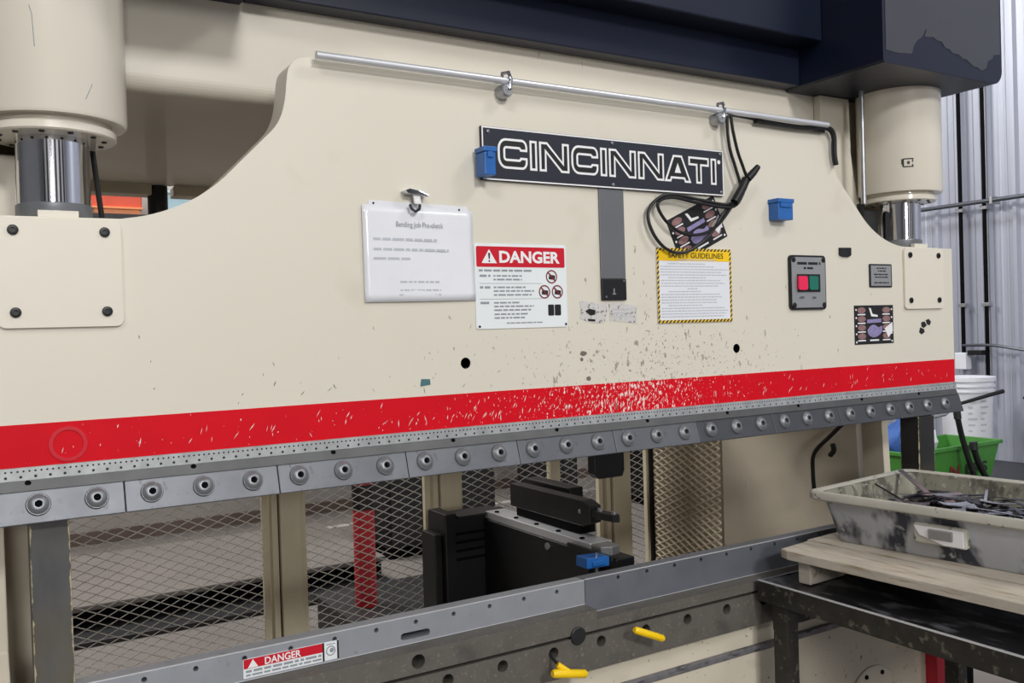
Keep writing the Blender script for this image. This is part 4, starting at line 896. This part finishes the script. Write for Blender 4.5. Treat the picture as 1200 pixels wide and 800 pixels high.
# tub
B = math.radians(6.5); Z0 = TZ+.001+.0905; Mt = Matrix.Translation((2.085, 1.812, Z0)) @ Matrix.Rotation(B, 4, 'Z')
t = thing('tub', 'grey scuffed plastic tub filled with metal offcuts, on the pallet', 'tub', Mt @ Vector((.28, -.4, 0)))
TW, TL, TH = .56, .86, .142
def ringp(e, z, r=.035, n=4):
    p = rrect(e, TW-e, -TL+e, -e, r, n); return [(a, b, z) for a, b in p]
def shell(levels):
    mb = MB(); n = None; v = []; f = []
    for i, L in enumerate(levels):
        n = len(L); v += L
        if i: f += [((i-1)*n+k, (i-1)*n+(k+1) % n, i*n+(k+1) % n, i*n+k) for k in range(n)]
    return mb, v, f, n
mb, v, f, n = shell([ringp(.062, 0), ringp(.058, .004), ringp(.030, TH-.018)]); mb.add(v, f + [tuple(reversed(range(n)))]); mb.xf(Mt).build('body', 'tub_plastic', t, smooth=True)
mb, v, f, n = shell([ringp(.064, .006), ringp(.034, TH-.002), ringp(.018, TH+.002)]); mb.add(v, f + [tuple(range(n))]); mb.xf(Mt).build('liner', 'tub_inside', t, smooth=True)
mb, v, f, n = shell([ringp(.030, TH-.020), ringp(.004, TH-.020), ringp(0, TH-.016), ringp(0, TH-.002), ringp(.004, TH+.004), ringp(.020, TH+.004), ringp(.033, TH-.004)]); mb.add(v, f); mb.xf(Mt).build('rim', 'tub_rim', t, smooth=True)
hd = MB().box(.020, .048, -.455, -.315, .045, .098); hd = hd.xf(Mt).build('handle_recess', 'tub_rim', t, bevel=.006)
MB().box(.012, .0195, -.425, -.36, .062, .088).xf(Mt).build('grip', 'galvanised', hd, bevel=.003)
MB().prism([(-.45, .05), (-.40, .05), (-.335, .068), (-.32, .092), (-.45, .092)], .016, .0195, 'x').xf(Mt).build('worn_label', 'white_print', hd)
# offcuts
rg = random.Random(12)
mb = MB()
for k in range(420):
    cx, cy = rg.uniform(.10, TW-.10), rg.uniform(-TL+.1, -.15); a = rg.uniform(0, PI); l = rg.uniform(.015, .05); w_ = rg.uniform(.003, .008)
    Mx = Matrix.Translation((cx, cy, rg.uniform(.066, .086))) @ Matrix.Rotation(a, 4, 'Z') @ Matrix.Rotation(rg.uniform(-.3, .3), 4, 'Y')
    q = MB().box(-l, l, -w_, w_, -.001, .001).xf(Mx); mb.add(q.v, q.f)
mb.box(.075, TW-.075, -TL+.075, -.075, .02, .068)
o = mb.xf(Mt).build('metal_chips', 'scrap_dark'); tag(o, 'bed of small dark metal chips filling the grey tub', 'scrap', kind='stuff')
protos = []
for k, (L, W_, m_) in enumerate(((.16, .012, 'scrap_dark'), (.11, .022, 'scrap_dark'), (.20, .008, 'scrap_bright'), (.09, .026, 'scrap_bright'), (.13, .015, 'scrap_dark'))):
    mb = MB(); bend = (.0, .02, .012, -.015, .03)[k]; n = 6; v = []
    for i in range(n+1):
        x = -L/2+L*i/n; zz = bend*(1-(2*i/n-1)**2)*.3
        for dy, dz in ((-W_/2, 0), (W_/2, 0), (W_/2, .0015), (-W_/2, .0015)): v.append((x, dy, zz+dz))
    f = [(0, 3, 2, 1), tuple(n*4+q for q in range(4))]
    for i in range(n):
        for q in range(4): f.append((i*4+q, i*4+(q+1) % 4, (i+1)*4+(q+1) % 4, (i+1)*4+q))
    mb.add(v, f); protos.append((mb, m_))
made = {}
for k in range(75):
    pi_ = rg.choice((0, 0, 1, 2, 2, 3, 3, 4, 4)); mb, m_ = protos[pi_]
    if pi_ not in made:
        o = mb.build('metal_offcut', m_); made[pi_] = o
    else:
        o = made[pi_].copy(); COL.objects.link(o)
    a = rg.uniform(0, PI); ext = .1
    p = Mt @ Vector((rg.uniform(.13, TW-.13), rg.uniform(-TL+.14, -.16), rg.uniform(.098, .114)))
    o.rotation_euler = (rg.uniform(-.18, .18), rg.uniform(-.10, .10), a); o.location = p
    kd = ('long straight dark strip', 'short wide dark piece', 'long thin bright strip', 'short wide bright piece', 'bowed dark strip')[pi_]
    tag(o, kd + ' of sheet-metal scrap lying in the grey tub', 'offcut', kd + 's of scrap in the tub')
p0 = Mt @ Vector((.46, -.04, TH+.012)); p1 = Mt @ Vector((.33, -.22, .100)); dv = (p1-p0).normalized(); sd = dv.cross(Vector((0, 0, 1))).normalized()*.0075; up = sd.cross(dv).normalized()*.0025
mb = MB().add([p0-sd-up, p0+sd-up, p0+sd+up, p0-sd+up, p1-sd-up, p1+sd-up, p1+sd+up, p1-sd+up], [(3, 2, 1, 0), (4, 5, 6, 7), (0, 1, 5, 4), (1, 2, 6, 5), (2, 3, 7, 6), (3, 0, 4, 7)])
tag(mb.build('steel_strip', 'scrap_bright'), 'long bright steel strip leaning against the rim of the tub', 'offcut')
p0 = Mt @ Vector((.30, -.045, TH-.01)); p1 = Mt @ Vector((.22, -.24, .082))
tag(MB().tube([p0, p1], .0025, 6).build('steel_rod', 'scrap_dark'), 'thin dark rod leaning against the inside of the tub', 'offcut')
